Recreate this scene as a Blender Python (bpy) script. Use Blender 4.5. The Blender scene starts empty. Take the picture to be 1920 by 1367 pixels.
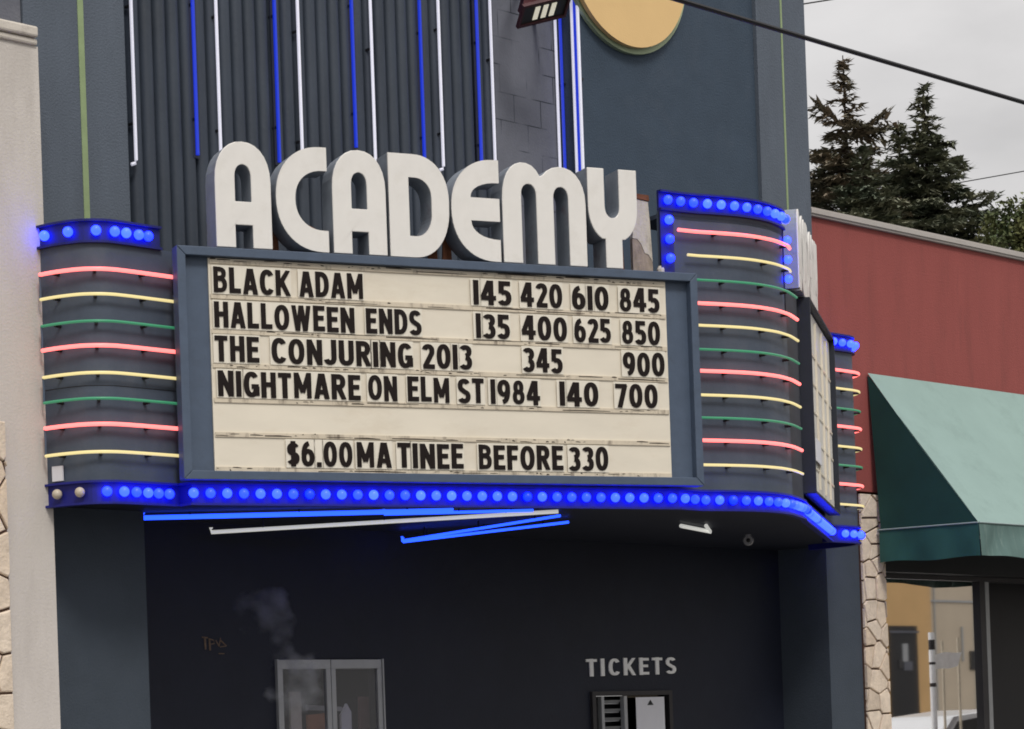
import bpy, bmesh, math, random
from math import sin, cos, pi, radians, sqrt, atan2, hypot
from mathutils import Vector, Matrix
from mathutils.geometry import tessellate_polygon
random.seed(7)
S = bpy.context.scene
COL = S.collection

# ------------------------------------------------------------------ camera
# World frame: X runs along the street facade, Y into the building, Z up; metres.
F_PX, ROLL, PITCH, PY, HEAD = 4500.0, -0.0347675, 0.0067071, 1343.01, radians(45.5)
CAM = Vector((-12.06, -17.75, 1.6))
_H = Vector((sin(HEAD), cos(HEAD), 0)); _RX = Vector((cos(HEAD), -sin(HEAD), 0)); _Z = Vector((0, 0, 1))
_fw = _H*cos(PITCH) + _Z*sin(PITCH); _up = _Z*cos(PITCH) - _H*sin(PITCH)
_R = _RX*cos(ROLL) + _up*sin(ROLL); _U = -_RX*sin(ROLL) + _up*cos(ROLL)
cd = bpy.data.cameras.new('camera'); cam = bpy.data.objects.new('camera', cd); COL.objects.link(cam)
cd.sensor_width = 36; cd.lens = F_PX/1920*36; cd.shift_y = (PY-683.5)/1920
cd.clip_start = 0.1; cd.clip_end = 3000
M3 = Matrix((_R, _U, -_fw)).transposed()
cam.matrix_world = Matrix.Translation(CAM) @ M3.to_4x4()
S.camera = cam

# ------------------------------------------------------------------ sky, sun, exposure
SUN_EL, SUN_AZ = radians(48), radians(205)     # high, behind the camera's left shoulder, behind cloud
W = bpy.data.worlds.new('World'); S.world = W; W.use_nodes = True
nt = W.node_tree; N = nt.nodes; L = nt.links
N.clear()
out = N.new('ShaderNodeOutputWorld'); bg = N.new('ShaderNodeBackground'); bg.inputs[1].default_value = 0.1
sky = N.new('ShaderNodeTexSky'); sky.sky_type = 'NISHITA'; sky.sun_disc = False
sky.sun_elevation = SUN_EL; sky.sun_rotation = SUN_AZ; sky.dust_density = 3
tc = N.new('ShaderNodeTexCoord'); sep = N.new('ShaderNodeSeparateXYZ'); L.new(tc.outputs['Generated'], sep.inputs[0])
mp = N.new('ShaderNodeMapping'); mp.inputs['Scale'].default_value = (1, 1, 2.6); L.new(tc.outputs['Generated'], mp.inputs[0])
nz = N.new('ShaderNodeTexNoise'); nz.inputs['Scale'].default_value = 7.5; nz.inputs['Detail'].default_value = 6; nz.inputs['Roughness'].default_value = .5
L.new(mp.outputs[0], nz.inputs[0])
ele = N.new('ShaderNodeMapRange'); ele.inputs[1].default_value = .35; ele.inputs[2].default_value = 1.0; ele.inputs[3].default_value = 1.0; ele.inputs[4].default_value = 2.0
L.new(sep.outputs[2], ele.inputs[0])
cl = N.new('ShaderNodeMapRange'); cl.inputs[1].default_value = .3; cl.inputs[2].default_value = .7; cl.inputs[3].default_value = .86; cl.inputs[4].default_value = 1.14
L.new(nz.outputs[0], cl.inputs[0])
mu = N.new('ShaderNodeMath'); mu.operation = 'MULTIPLY'; L.new(ele.outputs[0], mu.inputs[0]); L.new(cl.outputs[0], mu.inputs[1])
gm = N.new('ShaderNodeMix'); gm.data_type = 'RGBA'; gm.blend_type = 'MULTIPLY'; gm.inputs[0].default_value = 1
gm.inputs[6].default_value = (5.75, 5.6, 5.52, 1); L.new(mu.outputs[0], gm.inputs[7])
mx = N.new('ShaderNodeMix'); mx.data_type = 'RGBA'; mx.inputs[0].default_value = .93
L.new(sky.outputs[0], mx.inputs[6]); L.new(gm.outputs[2], mx.inputs[7]); L.new(mx.outputs[2], bg.inputs[0]); L.new(bg.outputs[0], out.inputs[0])
sl = bpy.data.lights.new('sun', 'SUN'); sl.energy = 1.25; sl.angle = radians(14); sl.color = (1, .965, .92)
so = bpy.data.objects.new('sun', sl); COL.objects.link(so)
# light travels from behind the camera towards the facade
so.rotation_euler = Vector((0.42, 0.9, -1.1)).to_track_quat('-Z', 'Y').to_euler()
S.view_settings.view_transform = 'Standard'; S.view_settings.look = 'None'; S.view_settings.exposure = 0.32; S.view_settings.gamma = 1
S.render.engine = 'CYCLES'; S.cycles.use_denoising = True; S.cycles.use_light_tree = True; S.cycles.max_bounces = 6
S.cycles.sample_clamp_indirect = 4; S.cycles.filter_width = 1.8

# ------------------------------------------------------------------ helpers
class MB:
    """Collects shapes; build() links them as ONE mesh object."""
    def __init__(s): s.v = []; s.f = []
    def add(s, v, f):
        n = len(s.v); s.v += [Vector(p) for p in v]; s.f += [[n+i for i in q] for q in f]; return s
    def box(s, x0, x1, y0, y1, z0, z1):
        return s.add([(x, y, z) for z in (z0, z1) for x, y in ((x0, y0), (x1, y0), (x1, y1), (x0, y1))],
                     [(0,3,2,1),(4,5,6,7),(0,1,5,4),(1,2,6,5),(2,3,7,6),(3,0,4,7)])
    def poly(s, pts, z0, z1):
        """prism of a plan polygon"""
        n = len(pts); tri = tessellate_polygon([[Vector((p[0], p[1], 0)) for p in pts]])
        v = [(p[0], p[1], z0) for p in pts] + [(p[0], p[1], z1) for p in pts]
        f = [t for t in tri] + [(a+n, b+n, c+n) for a, b, c in tri] + [(i, (i+1) % n, n+(i+1) % n, n+i) for i in range(n)]
        return s.add(v, f)
    def ribbon(s, path, z0, z1, th=.03):
        """wall following a plan path, outer face on the path, th thick inwards"""
        b = off(path, -th); n = len(path)
        v = [(p[0], p[1], z0) for p in path] + [(p[0], p[1], z1) for p in path] + [(p[0], p[1], z0) for p in b] + [(p[0], p[1], z1) for p in b]
        f = []
        for i in range(n-1):
            f += [(i, i+1, n+i+1, n+i), (2*n+i+1, 2*n+i, 3*n+i, 3*n+i+1), (n+i, n+i+1, 3*n+i+1, 3*n+i), (i+1, i, 2*n+i, 2*n+i+1)]
        f += [(0, n, 3*n, 2*n), (n-1, 3*n-1, 4*n-1, 2*n-1)]
        return s.add(v, f)
    def tube(s, pts, r, k=8, r1=None):
        pts = [Vector(p) for p in pts]; n = len(pts); rings = []
        for i, p in enumerate(pts):
            d = (pts[min(i+1, n-1)] - pts[max(i-1, 0)]).normalized()
            a = d.cross(Vector((0, 0, 1)) if abs(d.z) < .9 else Vector((1, 0, 0))).normalized(); b = d.cross(a)
            rr = r if r1 is None else r + (r1-r)*i/(n-1)
            rings += [p + (a*cos(2*pi*j/k) + b*sin(2*pi*j/k))*rr for j in range(k)]
        f = [(i*k+j, i*k+(j+1) % k, (i+1)*k+(j+1) % k, (i+1)*k+j) for i in range(n-1) for j in range(k)]
        return s.add(rings, f + [tuple(range(k-1, -1, -1)), tuple(range((n-1)*k, n*k))])
    def ball(s, c, r, k=10, m=6, sc=(1, 1, 1)):
        v = [(c[0]+r*sc[0]*sin(pi*i/m)*cos(2*pi*j/k), c[1]+r*sc[1]*sin(pi*i/m)*sin(2*pi*j/k), c[2]+r*sc[2]*cos(pi*i/m)) for i in range(m+1) for j in range(k)]
        return s.add(v, [(i*k+j, (i+1)*k+j, (i+1)*k+(j+1) % k, i*k+(j+1) % k) for i in range(m) for j in range(k)])
    def disc(s, c, axis, r, th, k=40, r2=None):
        ax = Vector(axis).normalized(); a = ax.cross(Vector((0, 0, 1)) if abs(ax.z) < .9 else Vector((1, 0, 0))).normalized(); b = ax.cross(a); c = Vector(c)
        r2 = r if r2 is None else r2
        v = [c + (a*cos(2*pi*j/k)+b*sin(2*pi*j/k))*r for j in range(k)] + [c + ax*th + (a*cos(2*pi*j/k)+b*sin(2*pi*j/k))*r2 for j in range(k)]
        return s.add(v, [tuple(range(k-1, -1, -1)), tuple(range(k, 2*k))] + [(j, (j+1) % k, k+(j+1) % k, k+j) for j in range(k)])
    def plate(s, contours, fr, q0, q1):
        """flat shape with holes in frame fr (s along, z up, q outwards), from depth q0 to q1"""
        cs = [[Vector((p[0], p[1], 0)) for p in c] for c in contours]
        flat = [p for c in cs for p in c]; n = len(flat); tri = tessellate_polygon(cs)
        v = [fr(p.x, p.y, q0) for p in flat] + [fr(p.x, p.y, q1) for p in flat]
        f = [t for t in tri] + [tuple(i+n for i in t) for t in tri]; o = 0
        for c in cs:
            m = len(c); f += [(o+i, o+(i+1) % m, n+o+(i+1) % m, n+o+i) for i in range(m)]; o += m
        return s.add(v, f)
    def build(s, name, mat, parent=None, smooth=False, bevel=0):
        rt = parent
        while rt is not None and rt.parent is not None: rt = rt.parent
        base = rt.matrix_basis.translation if rt is not None else Vector((0, 0, 0))
        if parent is not None and parent.parent is not None: pass
        me = bpy.data.meshes.new(name); me.from_pydata([p - base for p in s.v], [], s.f)
        bm = bmesh.new(); bm.from_mesh(me); bmesh.ops.recalc_face_normals(bm, faces=bm.faces); bm.to_mesh(me); bm.free()
        me.materials.append(mat)
        if smooth:
            me.polygons.foreach_set('use_smooth', [True]*len(me.polygons)); me.set_sharp_from_angle(angle=radians(45))
        o = bpy.data.objects.new(name, me); COL.objects.link(o); o.parent = parent
        if bevel:
            m = o.modifiers.new('bevel', 'BEVEL'); m.width = bevel; m.segments = 2; m.limit_method = 'ANGLE'
        return o

def off(path, d):
    """offset a plan path outwards (to the viewer's side) by d"""
    n = len(path); r = []
    for i in range(n):
        ns = []
        for a, b in ((i-1, i), (i, i+1)):
            if a >= 0 and b < n:
                dx, dy = path[b][0]-path[a][0], path[b][1]-path[a][1]; l = hypot(dx, dy); ns.append(Vector((dy/l, -dx/l)))
        m = sum(ns, Vector((0, 0))); m = m/len(ns)
        m = m/max(m.length_squared, .3)
        r.append((path[i][0]+m.x*d, path[i][1]+m.y*d))
    return r
def walk(path, step, start=0.0):
    r = []; acc = start
    for (x0, y0), (x1, y1) in zip(path, path[1:]):
        l = hypot(x1-x0, y1-y0)
        while acc <= l: r.append((x0+(x1-x0)*acc/l, y0+(y1-y0)*acc/l)); acc += step
        acc -= l
    return r
def smooth_path(path, k=4):
    r = []
    n = len(path)
    for i in range(n-1):
        p0, p1, p2, p3 = (Vector(path[max(0, min(n-1, j))]) for j in (i-1, i, i+1, i+2))
        for t in range(k):
            t = t/k; r.append(tuple(.5*((2*p1) + (p2-p0)*t + (2*p0-5*p1+4*p2-p3)*t*t + (3*p1-p0-3*p2+p3)*t**3)))
    return r + [tuple(path[-1])]
def frame(o, ang):
    d = Vector((cos(ang), sin(ang), 0)); n = Vector((sin(ang), -cos(ang), 0)); o = Vector((o[0], o[1], 0))
    return lambda s, z, q=0.0: o + d*s + n*q + Vector((0, 0, z))
P1 = frame((1.121, -1.202), radians(-20.87))     # left sign face of the marquee
P2 = frame((7.5, -2.8), radians(31.8))           # right sign face
WALL = frame((0, 0), 0)
ENTR = frame((0, .74), 0)
def tag(o, label=None, cat=None, group=None, kind=None):
    if label: o['label'] = label
    if cat: o['category'] = cat
    if group: o['group'] = group
    if kind: o['kind'] = kind
    return o
def thing(name, label, cat, loc, group=None):
    o = bpy.data.objects.new(name, None); COL.objects.link(o); o.location = loc; o.empty_display_size = .2
    return tag(o, label, cat, group)

# ------------------------------------------------------------------ materials
def mat(name, col, rough=.75, var=.12, scale=6, bump=.0, bscale=60, spec=.35, dirt=None, dirt_amt=.0, dirt_scale=3, stretch=(1, 1, 1), emit=None, estr=0, metallic=0):
    m = bpy.data.materials.new(name); m.use_nodes = True; t = m.node_tree; nd = t.nodes; lk = t.links
    b = nd['Principled BSDF']; b.inputs['Roughness'].default_value = rough; b.inputs['Specular IOR Level'].default_value = spec; b.inputs['Metallic'].default_value = metallic
    c = nd.new('ShaderNodeTexCoord'); g = nd.new('ShaderNodeMapping'); g.inputs['Scale'].default_value = stretch; lk.new(c.outputs['Object'], g.inputs[0])
    n1 = nd.new('ShaderNodeTexNoise'); n1.inputs['Scale'].default_value = scale; n1.inputs['Detail'].default_value = 8; n1.inputs['Roughness'].default_value = .6; lk.new(g.outputs[0], n1.inputs[0])
    r = nd.new('ShaderNodeMapRange'); r.inputs[1].default_value = .3; r.inputs[2].default_value = .7; r.inputs[3].default_value = 1-var; r.inputs[4].default_value = 1+var; lk.new(n1.outputs[0], r.inputs[0])
    x = nd.new('ShaderNodeMix'); x.data_type = 'RGBA'; x.blend_type = 'MULTIPLY'; x.inputs[0].default_value = 1; x.inputs[6].default_value = (*col, 1); lk.new(r.outputs[0], x.inputs[7])
    src = x.outputs[2]
    if dirt:
        n2 = nd.new('ShaderNodeTexNoise'); n2.inputs['Scale'].default_value = dirt_scale; n2.inputs['Detail'].default_value = 10; n2.inputs['Roughness'].default_value = .7; lk.new(g.outputs[0], n2.inputs[0])
        r2 = nd.new('ShaderNodeMapRange'); r2.inputs[1].default_value = .52; r2.inputs[2].default_value = .72; r2.inputs[3].default_value = 0; r2.inputs[4].default_value = dirt_amt; lk.new(n2.outputs[0], r2.inputs[0])
        y = nd.new('ShaderNodeMix'); y.data_type = 'RGBA'; lk.new(r2.outputs[0], y.inputs[0]); lk.new(src, y.inputs[6]); y.inputs[7].default_value = (*dirt, 1); src = y.outputs[2]
    lk.new(src, b.inputs['Base Color'])
    if bump:
        n3 = nd.new('ShaderNodeTexNoise'); n3.inputs['Scale'].default_value = bscale; n3.inputs['Detail'].default_value = 6; lk.new(c.outputs['Object'], n3.inputs[0])
        bp = nd.new('ShaderNodeBump'); bp.inputs['Strength'].default_value = bump; bp.inputs['Distance'].default_value = .02; lk.new(n3.outputs[0], bp.inputs['Height']); lk.new(bp.outputs[0], b.inputs['Normal'])
    if emit:
        b.inputs['Emission Color'].default_value = (*emit, 1); b.inputs['Emission Strength'].default_value = estr
    return m
M = {}
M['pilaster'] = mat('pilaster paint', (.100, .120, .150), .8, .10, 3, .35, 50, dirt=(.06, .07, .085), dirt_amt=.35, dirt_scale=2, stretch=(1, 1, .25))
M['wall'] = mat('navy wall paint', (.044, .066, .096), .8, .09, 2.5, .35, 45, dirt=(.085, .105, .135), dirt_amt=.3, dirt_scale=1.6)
M['lower'] = mat('shaded pilaster paint', (.05, .064, .082), .75, .08, 3, .3, 50, dirt=(.05, .06, .075), dirt_amt=.3)  # pilaster paint darkened, with the shade below the marquee put into it
M['flute'] = mat('fluted metal paint', (.042, .054, .074), .5, .2, 3, .1, 30, dirt=(.07, .08, .09), dirt_amt=.3, dirt_scale=2.5, stretch=(1, 1, .3))
M['panel'] = mat('marquee panel paint', (.064, .083, .117), .55, .12, 3, .1, 25, dirt=(.11, .115, .13), dirt_amt=.35, dirt_scale=3, stretch=(1, 1, .5))
M['frame'] = mat('sign frame paint', (.078, .107, .158), .5, .08, 6, .06, 40, dirt=(.06, .075, .1), dirt_amt=.4, dirt_scale=7)
M['strip'] = mat('light trough paint', (.012, .015, .12), .5, .1, 8)  # part of the bulbs' blue glow is put into this colour
M['strip_low'] = mat('bulb glow trough paint', (.012, .015, .19), .5, .1, 8)  # bluer copy, so the lower trough looks more lit by its bulbs
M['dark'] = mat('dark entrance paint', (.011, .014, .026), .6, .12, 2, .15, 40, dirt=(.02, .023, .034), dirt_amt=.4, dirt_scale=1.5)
M['dark_paint'] = mat('dark slate paint', (.022, .026, .038), .55, .12, 6, .06, 40)
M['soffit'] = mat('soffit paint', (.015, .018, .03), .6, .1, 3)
M['black'] = mat('black metal', (.012, .012, .014), .5, .1, 8)
M['white_letter'] = mat('white acrylic letter face', (.80, .775, .73), .35, .03, 5, 0, dirt=(.62, .58, .5), dirt_amt=.35, dirt_scale=3)
M['letter_side'] = mat('weathered letter side', (.27, .30, .34), .5, .15, 5, .1, 30, dirt=(.13, .05, .035), dirt_amt=.9, dirt_scale=2.4)
M['board'] = mat('cream readerboard panel', (.79, .725, .60), .35, .05, 2.5, 0, dirt=(.6, .5, .36), dirt_amt=.35, dirt_scale=2.2, stretch=(.6, .6, 1.4))
M['board_dirty'] = mat('weathered readerboard', (.66, .645, .60), .5, .12, 3, 0, dirt=(.25, .23, .2), dirt_amt=.65, dirt_scale=3.2, stretch=(1, 1, .5))
M['tile'] = mat('clear letter tile', (.81, .755, .64), .25, .03, 3, 0)
M['rail'] = mat('letter track', (.66, .58, .45), .45, .1, 6, 0, dirt=(.09, .06, .045), dirt_amt=1.0, dirt_scale=9, stretch=(1, 1, .3))
M['grime'] = mat('dark grime', (.05, .035, .025), .8, .3, 20)
M['type'] = mat('black plastic letter', (.014, .009, .008), .5, .15, 12, spec=.15)
M['stripe_green'] = mat('sage green trim', (.27, .35, .18), .6, .1, 6)
M['disc_yellow'] = mat('pale yellow disc paint', (.78, .53, .24), .6, .03, 2, .1, 60)
M['disc_green'] = mat('sage green disc paint', (.38, .46, .30), .6, .06, 4)
M['white_wall'] = mat('off white stucco', (.60, .555, .505), .85, .06, 1.5, .22, 45, dirt=(.36, .32, .28), dirt_amt=.4, dirt_scale=1.3, stretch=(1.3, 1, .35))
M['cornice'] = mat('cream cornice', (.62, .57, .5), .8, .08, 4, .2, 40, dirt=(.25, .22, .19), dirt_amt=.6, dirt_scale=5)
M['grey_wall'] = mat('grey upper wall', (.13, .135, .16), .85, .1, 2, .3, 40, dirt=(.2, .2, .21), dirt_amt=.4, dirt_scale=2)
M['red_wall'] = mat('brick red stucco', (.285, .073, .064), .85, .07, 2, .3, 45, dirt=(.20, .06, .052), dirt_amt=.6, dirt_scale=2.4, stretch=(1.6, 1, .3))
M['flashing'] = mat('weathered metal flashing', (.42, .39, .36), .5, .12, 2, .1, 20, dirt=(.2, .18, .16), dirt_amt=.6, dirt_scale=2, stretch=(.4, 1, 1))
M['awning_top'] = mat('pale green canvas', (.265, .375, .345), .8, .06, 1.5, .15, 90, dirt=(.19, .27, .245), dirt_amt=.5, dirt_scale=2)  # canvas of the sloped top, paler than the side panel and valances
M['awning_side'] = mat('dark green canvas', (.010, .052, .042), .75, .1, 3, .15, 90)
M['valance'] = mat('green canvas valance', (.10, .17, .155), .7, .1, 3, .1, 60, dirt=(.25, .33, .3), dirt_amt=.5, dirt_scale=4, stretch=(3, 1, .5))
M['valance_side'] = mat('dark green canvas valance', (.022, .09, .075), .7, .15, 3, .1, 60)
M['seam'] = mat('pale piping', (.3, .38, .37), .7, .05)
M['alu'] = mat('aluminium frame', (.36, .37, .38), .45, .08, 5, metallic=.3)
M['alu_dark'] = mat('dark bronze frame', (.03, .028, .03), .45, .1, 5)
M['paper'] = mat('white paper', (.7, .7, .74), .8, .04, 3)
M['bright'] = mat('bright white vinyl', (.9, .9, .9), .6, .08, 9)
M['sign_white'] = mat('sign lettering', (.85, .85, .83), .5, .05, 5)
M['wood'] = mat('peeling painted board', (.58, .53, .46), .85, .12, 6, .4, 25, dirt=(.13, .075, .045), dirt_amt=1, dirt_scale=4.5, stretch=(1, 1, .35))
M['wood_bare'] = mat('bare weathered wood', (.33, .27, .22), .9, .3, 14, .4, 25, dirt=(.09, .06, .045), dirt_amt=.8, dirt_scale=5, stretch=(1, 1, .4))
M['rust'] = mat('rusty metal', (.16, .06, .03), .85, .3, 12, .3, 40)
M['cable'] = mat('black cable', (.012, .012, .014), .6, .1, 4)
M['asphalt'] = mat('asphalt', (.05, .05, .052), .9, .2, 2, .5, 80)
M['concrete'] = mat('concrete pavement', (.32, .31, .29), .9, .12, 2, .3, 60)
M['tan'] = mat('tan wall boards', (.58, .49, .37), .8, .06, 1.2)
M['orange'] = mat('orange brown wall', (.66, .42, .19), .8, .06, 1.2)
M['car'] = mat('silver car paint', (.55, .56, .57), .25, .02, 3, metallic=.4)
M['tyre'] = mat('black rubber', (.02, .02, .02), .9, .1, 8)
M['flood'] = mat('maroon lamp housing', (.07, .022, .025), .5, .15, 9)
M['lamp_face'] = mat('black lamp face', (.03, .03, .028), .4, .1, 9)
M['cam_white'] = mat('grey plastic', (.30, .30, .31), .4, .05, 5)
M['bulb_off'] = mat('unlit frosted bulb', (.55, .48, .38), .3, .05, 5)
M['graffiti'] = mat('scratched rusty paint', (.16, .11, .075), .8, .3, 20)
M['raceway'] = mat('dark blue channel', (.022, .026, .045), .5, .1, 6)
M['bark'] = mat('fir bark', (.055, .04, .03), .9, .2, 8)
M['reflect_a'] = mat('orange glass reflection', (.42, .17, .08), .6, .15, 6)
M['reflect_b'] = mat('brown glass reflection', (.2, .11, .1), .6, .2, 6)

def emitter(name, base, col, strength=1.0, rough=.3):
    m = mat(name, base, rough, .02, 5); b = m.node_tree.nodes['Principled BSDF']
    b.inputs['Emission Color'].default_value = (*col, 1); b.inputs['Emission Strength'].default_value = strength
    return m
BULB = [emitter('blue bulb', (.02, .05, .1), c, 1) for c in ((.065, .165, 11), (.03, .09, 9.5), (.004, .035, 7), (.09, .215, 12))]
NEON = {'pink': emitter('pink neon', (.3, .1, .1), (2.0, .31, .29)), 'yellow': emitter('yellow neon', (.35, .3, .15), (.60, .50, .23)),
        'green': emitter('green neon', (.05, .2, .11), (.016, .12, .06)), 'blue': emitter('blue neon', (.02, .04, .22), (.0, .012, .36)),
        'white': emitter('white neon', (.6, .6, .64), (.30, .30, .36)), 'bright_blue': emitter('bright blue neon', (.03, .08, .2), (.035, .16, 2.6)),
        'dull_white': emitter('faintly glowing white tube', (.7, .7, .66), (.34, .34, .32))}  # faint glow added so the white tubes look brighter under the marquee

def island_mat(name, a, b_, c2):
    m = mat(name, a, .85, .16, 9, .5, 35); t = m.node_tree; nd = t.nodes; lk = t.links; b = nd['Principled BSDF']
    g = nd.new('ShaderNodeNewGeometry'); cr_ = nd.new('ShaderNodeValToRGB'); cr_.color_ramp.elements[0].color = (*a, 1); cr_.color_ramp.elements[1].color = (*b_, 1)
    e = cr_.color_ramp.elements.new(.5); e.color = (*c2, 1); lk.new(g.outputs['Random Per Island'], cr_.inputs[0])
    old = [n for n in nd if n.type == 'MIX'][0]; lk.new(cr_.outputs[0], old.inputs[6]); return m
M['stone'] = island_mat('flagstone', (.70, .57, .43), (.58, .48, .37), (.76, .65, .52))
M['mortar'] = mat('brown mortar', (.09, .05, .033), .9, .2, 10, .4, 40)
def flagstones(x0, x1, z0, z1, y, seed, cell=.34, proud=.03):
    """irregular flat stones with sunk joints, set on a wall face at depth y"""
    rng = random.Random(seed); seeds = []
    nx = max(2, round((x1-x0)/cell)+1); nz_ = round((z1-z0)/cell*1.25)
    for j in range(-1, nz_+1):
        for i in range(-1, nx+1): seeds.append(Vector((x0+(i+.5+rng.uniform(-.42, .42)+(j % 2)*.5)*(x1-x0)/nx, z0+(j+.5+rng.uniform(-.42, .42))*(z1-z0)/nz_)))
    mb = MB()
    for p in seeds:
        poly = [Vector((x0, z0)), Vector((x1, z0)), Vector((x1, z1)), Vector((x0, z1))]
        for q in seeds:
            if q is p or (q-p).length > 1.6: continue
            n = (q-p).normalized(); d = n.dot((p+q)/2) - rng.uniform(.006, .013); out_ = []
            for a, b_ in zip(poly, poly[1:]+poly[:1]):
                da, db = n.dot(a)-d, n.dot(b_)-d
                if da <= 0: out_.append(a)
                if da*db < 0: out_.append(a + (b_-a)*(da/(da-db)))
            poly = out_
            if len(poly) < 3: break
        if len(poly) < 3: continue
        c = sum(poly, Vector((0, 0)))/len(poly); k = len(poly); pr = proud*rng.uniform(.7, 1.25); jit = [rng.uniform(.985, 1.0) for _ in poly]
        back = [(v.x, y, v.y) for v in poly]; edge = [((c+(v-c)*.985).x, y-pr*.75, (c+(v-c)*.985).y) for v in poly]
        front = [((c+(v-c)*(.93*j)).x, y-pr*rng.uniform(.96, 1.12), (c+(v-c)*(.93*j)).y) for v, j in zip(poly, jit)]
        mb.add(back+edge+front, [tuple(range(2*k, 3*k))] + [(i, (i+1) % k, k+(i+1) % k, k+i) for i in range(k)] + [(k+i, k+(i+1) % k, 2*k+(i+1) % k, 2*k+i) for i in range(k)])
    return mb
def block_mat():
    m = mat('painted block', (.145, .152, .18), .7, .10, 3, .2, 40); t = m.node_tree; nd = t.nodes; lk = t.links; b = nd['Principled BSDF']
    c = nd.new('ShaderNodeTexCoord'); sp = nd.new('ShaderNodeSeparateXYZ'); lk.new(c.outputs['Object'], sp.inputs[0]); cb = nd.new('ShaderNodeCombineXYZ')
    lk.new(sp.outputs[0], cb.inputs[0]); lk.new(sp.outputs[2], cb.inputs[1])
    k = nd.new('ShaderNodeTexBrick'); k.inputs['Scale'].default_value = 1; k.inputs['Brick Width'].default_value = .42; k.inputs['Row Height'].default_value = .30; k.inputs['Mortar Size'].default_value = .007
    k.inputs['Mortar Smooth'].default_value = .2; lk.new(cb.outputs[0], k.inputs[0])
    n = nd.new('ShaderNodeTexNoise'); n.inputs['Scale'].default_value = 2.2; lk.new(c.outputs['Object'], n.inputs[0])
    rr = nd.new('ShaderNodeMapRange'); rr.inputs[1].default_value = .45; rr.inputs[2].default_value = .58; lk.new(n.outputs[0], rr.inputs[0])
    mm = nd.new('ShaderNodeMath'); mm.operation = 'MULTIPLY'; lk.new(k.outputs['Fac'], mm.inputs[0]); lk.new(rr.outputs[0], mm.inputs[1])
    old = b.inputs['Base Color'].links[0].from_socket
    x = nd.new('ShaderNodeMix'); x.data_type = 'RGBA'; lk.new(mm.outputs[0], x.inputs[0]); lk.new(old, x.inputs[6]); x.inputs[7].default_value = (.035, .04, .05, 1); lk.new(x.outputs[2], b.inputs['Base Color'])
    return m
M['block'] = block_mat()
def glass_mat(name, refl, tint, rough=.02, mixf=.5):
    m = bpy.data.materials.new(name); m.use_nodes = True; t = m.node_tree; nd = t.nodes; lk = t.links; nd.clear()
    o = nd.new('ShaderNodeOutputMaterial'); g = nd.new('ShaderNodeBsdfGlossy'); g.inputs['Roughness'].default_value = rough; g.inputs[0].default_value = (refl, refl, refl, 1)
    d = nd.new('ShaderNodeBsdfTransparent'); d.inputs[0].default_value = (*tint, 1)
    x = nd.new('ShaderNodeMixShader')
    lk.new(d.outputs[0], x.inputs[1]); lk.new(g.outputs[0], x.inputs[2]); x.inputs[0].default_value = mixf; lk.new(x.outputs[0], o.inputs[0])
    return m
M['mirror_glass'] = glass_mat('reflective shop glass', 1.0, (.06, .06, .065), .02, .95)
M['door_glass'] = glass_mat('door glass', 1.0, (.8, .8, .83), .02, .035)
M['smoked'] = glass_mat('dark glass', .10, (.02, .02, .022))
def leaf_mat(name, a, b):
    m = bpy.data.materials.new(name); m.use_nodes = True; t = m.node_tree; nd = t.nodes; lk = t.links; p = nd['Principled BSDF']; p.inputs['Roughness'].default_value = .8
    c = nd.new('ShaderNodeTexCoord'); n = nd.new('ShaderNodeTexNoise'); n.inputs['Scale'].default_value = .9; n.inputs['Detail'].default_value = 5; lk.new(c.outputs['Object'], n.inputs[0])
    r = nd.new('ShaderNodeValToRGB'); r.color_ramp.elements[0].color = (*a, 1); r.color_ramp.elements[0].position = .38; r.color_ramp.elements[1].color = (*b, 1); r.color_ramp.elements[1].position = .62
    lk.new(n.outputs[0], r.inputs[0]); lk.new(r.outputs[0], p.inputs['Base Color']); return m
M['fir_brown'] = leaf_mat('browning fir needles', (.13, .13, .09), (.21, .165, .115))
M['fir_green'] = leaf_mat('fir needles', (.105, .13, .09), (.21, .21, .14))
M['leaf'] = leaf_mat('yellow green leaves', (.06, .085, .03), (.14, .14, .045))

# ------------------------------------------------------------------ ground (never seen in the picture, but it is there)
g = MB(); g.add([(-400, -900, 0), (900, -900, 0), (900, 900, 0), (-400, 900, 0)], [(0, 1, 2, 3)]); tag(g.build('road', M['asphalt']), kind='structure')
g = MB().box(-60, 90, -4, 30, -.3, .14); tag(g.build('pavement', M['concrete']), kind='structure')
g = MB().box(-60, 90, -24, -16.5, -.3, .13); tag(g.build('pavement', M['concrete']), kind='structure')

# ------------------------------------------------------------------ the theatre building
ZT = 12.5
TH = thing('theater_building', 'navy painted cinema facade with fluted centre bay and paler pilasters behind the marquee', 'building', (5.9, 0, .14))
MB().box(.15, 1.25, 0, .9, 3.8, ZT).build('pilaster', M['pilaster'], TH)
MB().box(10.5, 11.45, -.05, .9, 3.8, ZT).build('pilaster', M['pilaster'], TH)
MB().box(7.447, 10.497, .0, .9, 3.8, ZT).build('side_wall', M['wall'], TH)
MB().box(11.447, 11.449, .91, 9, 3.8, ZT).box(.3, 11.44, 6, 9, .2, ZT-.01).build('rear_wall', M['wall'], TH)
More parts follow.
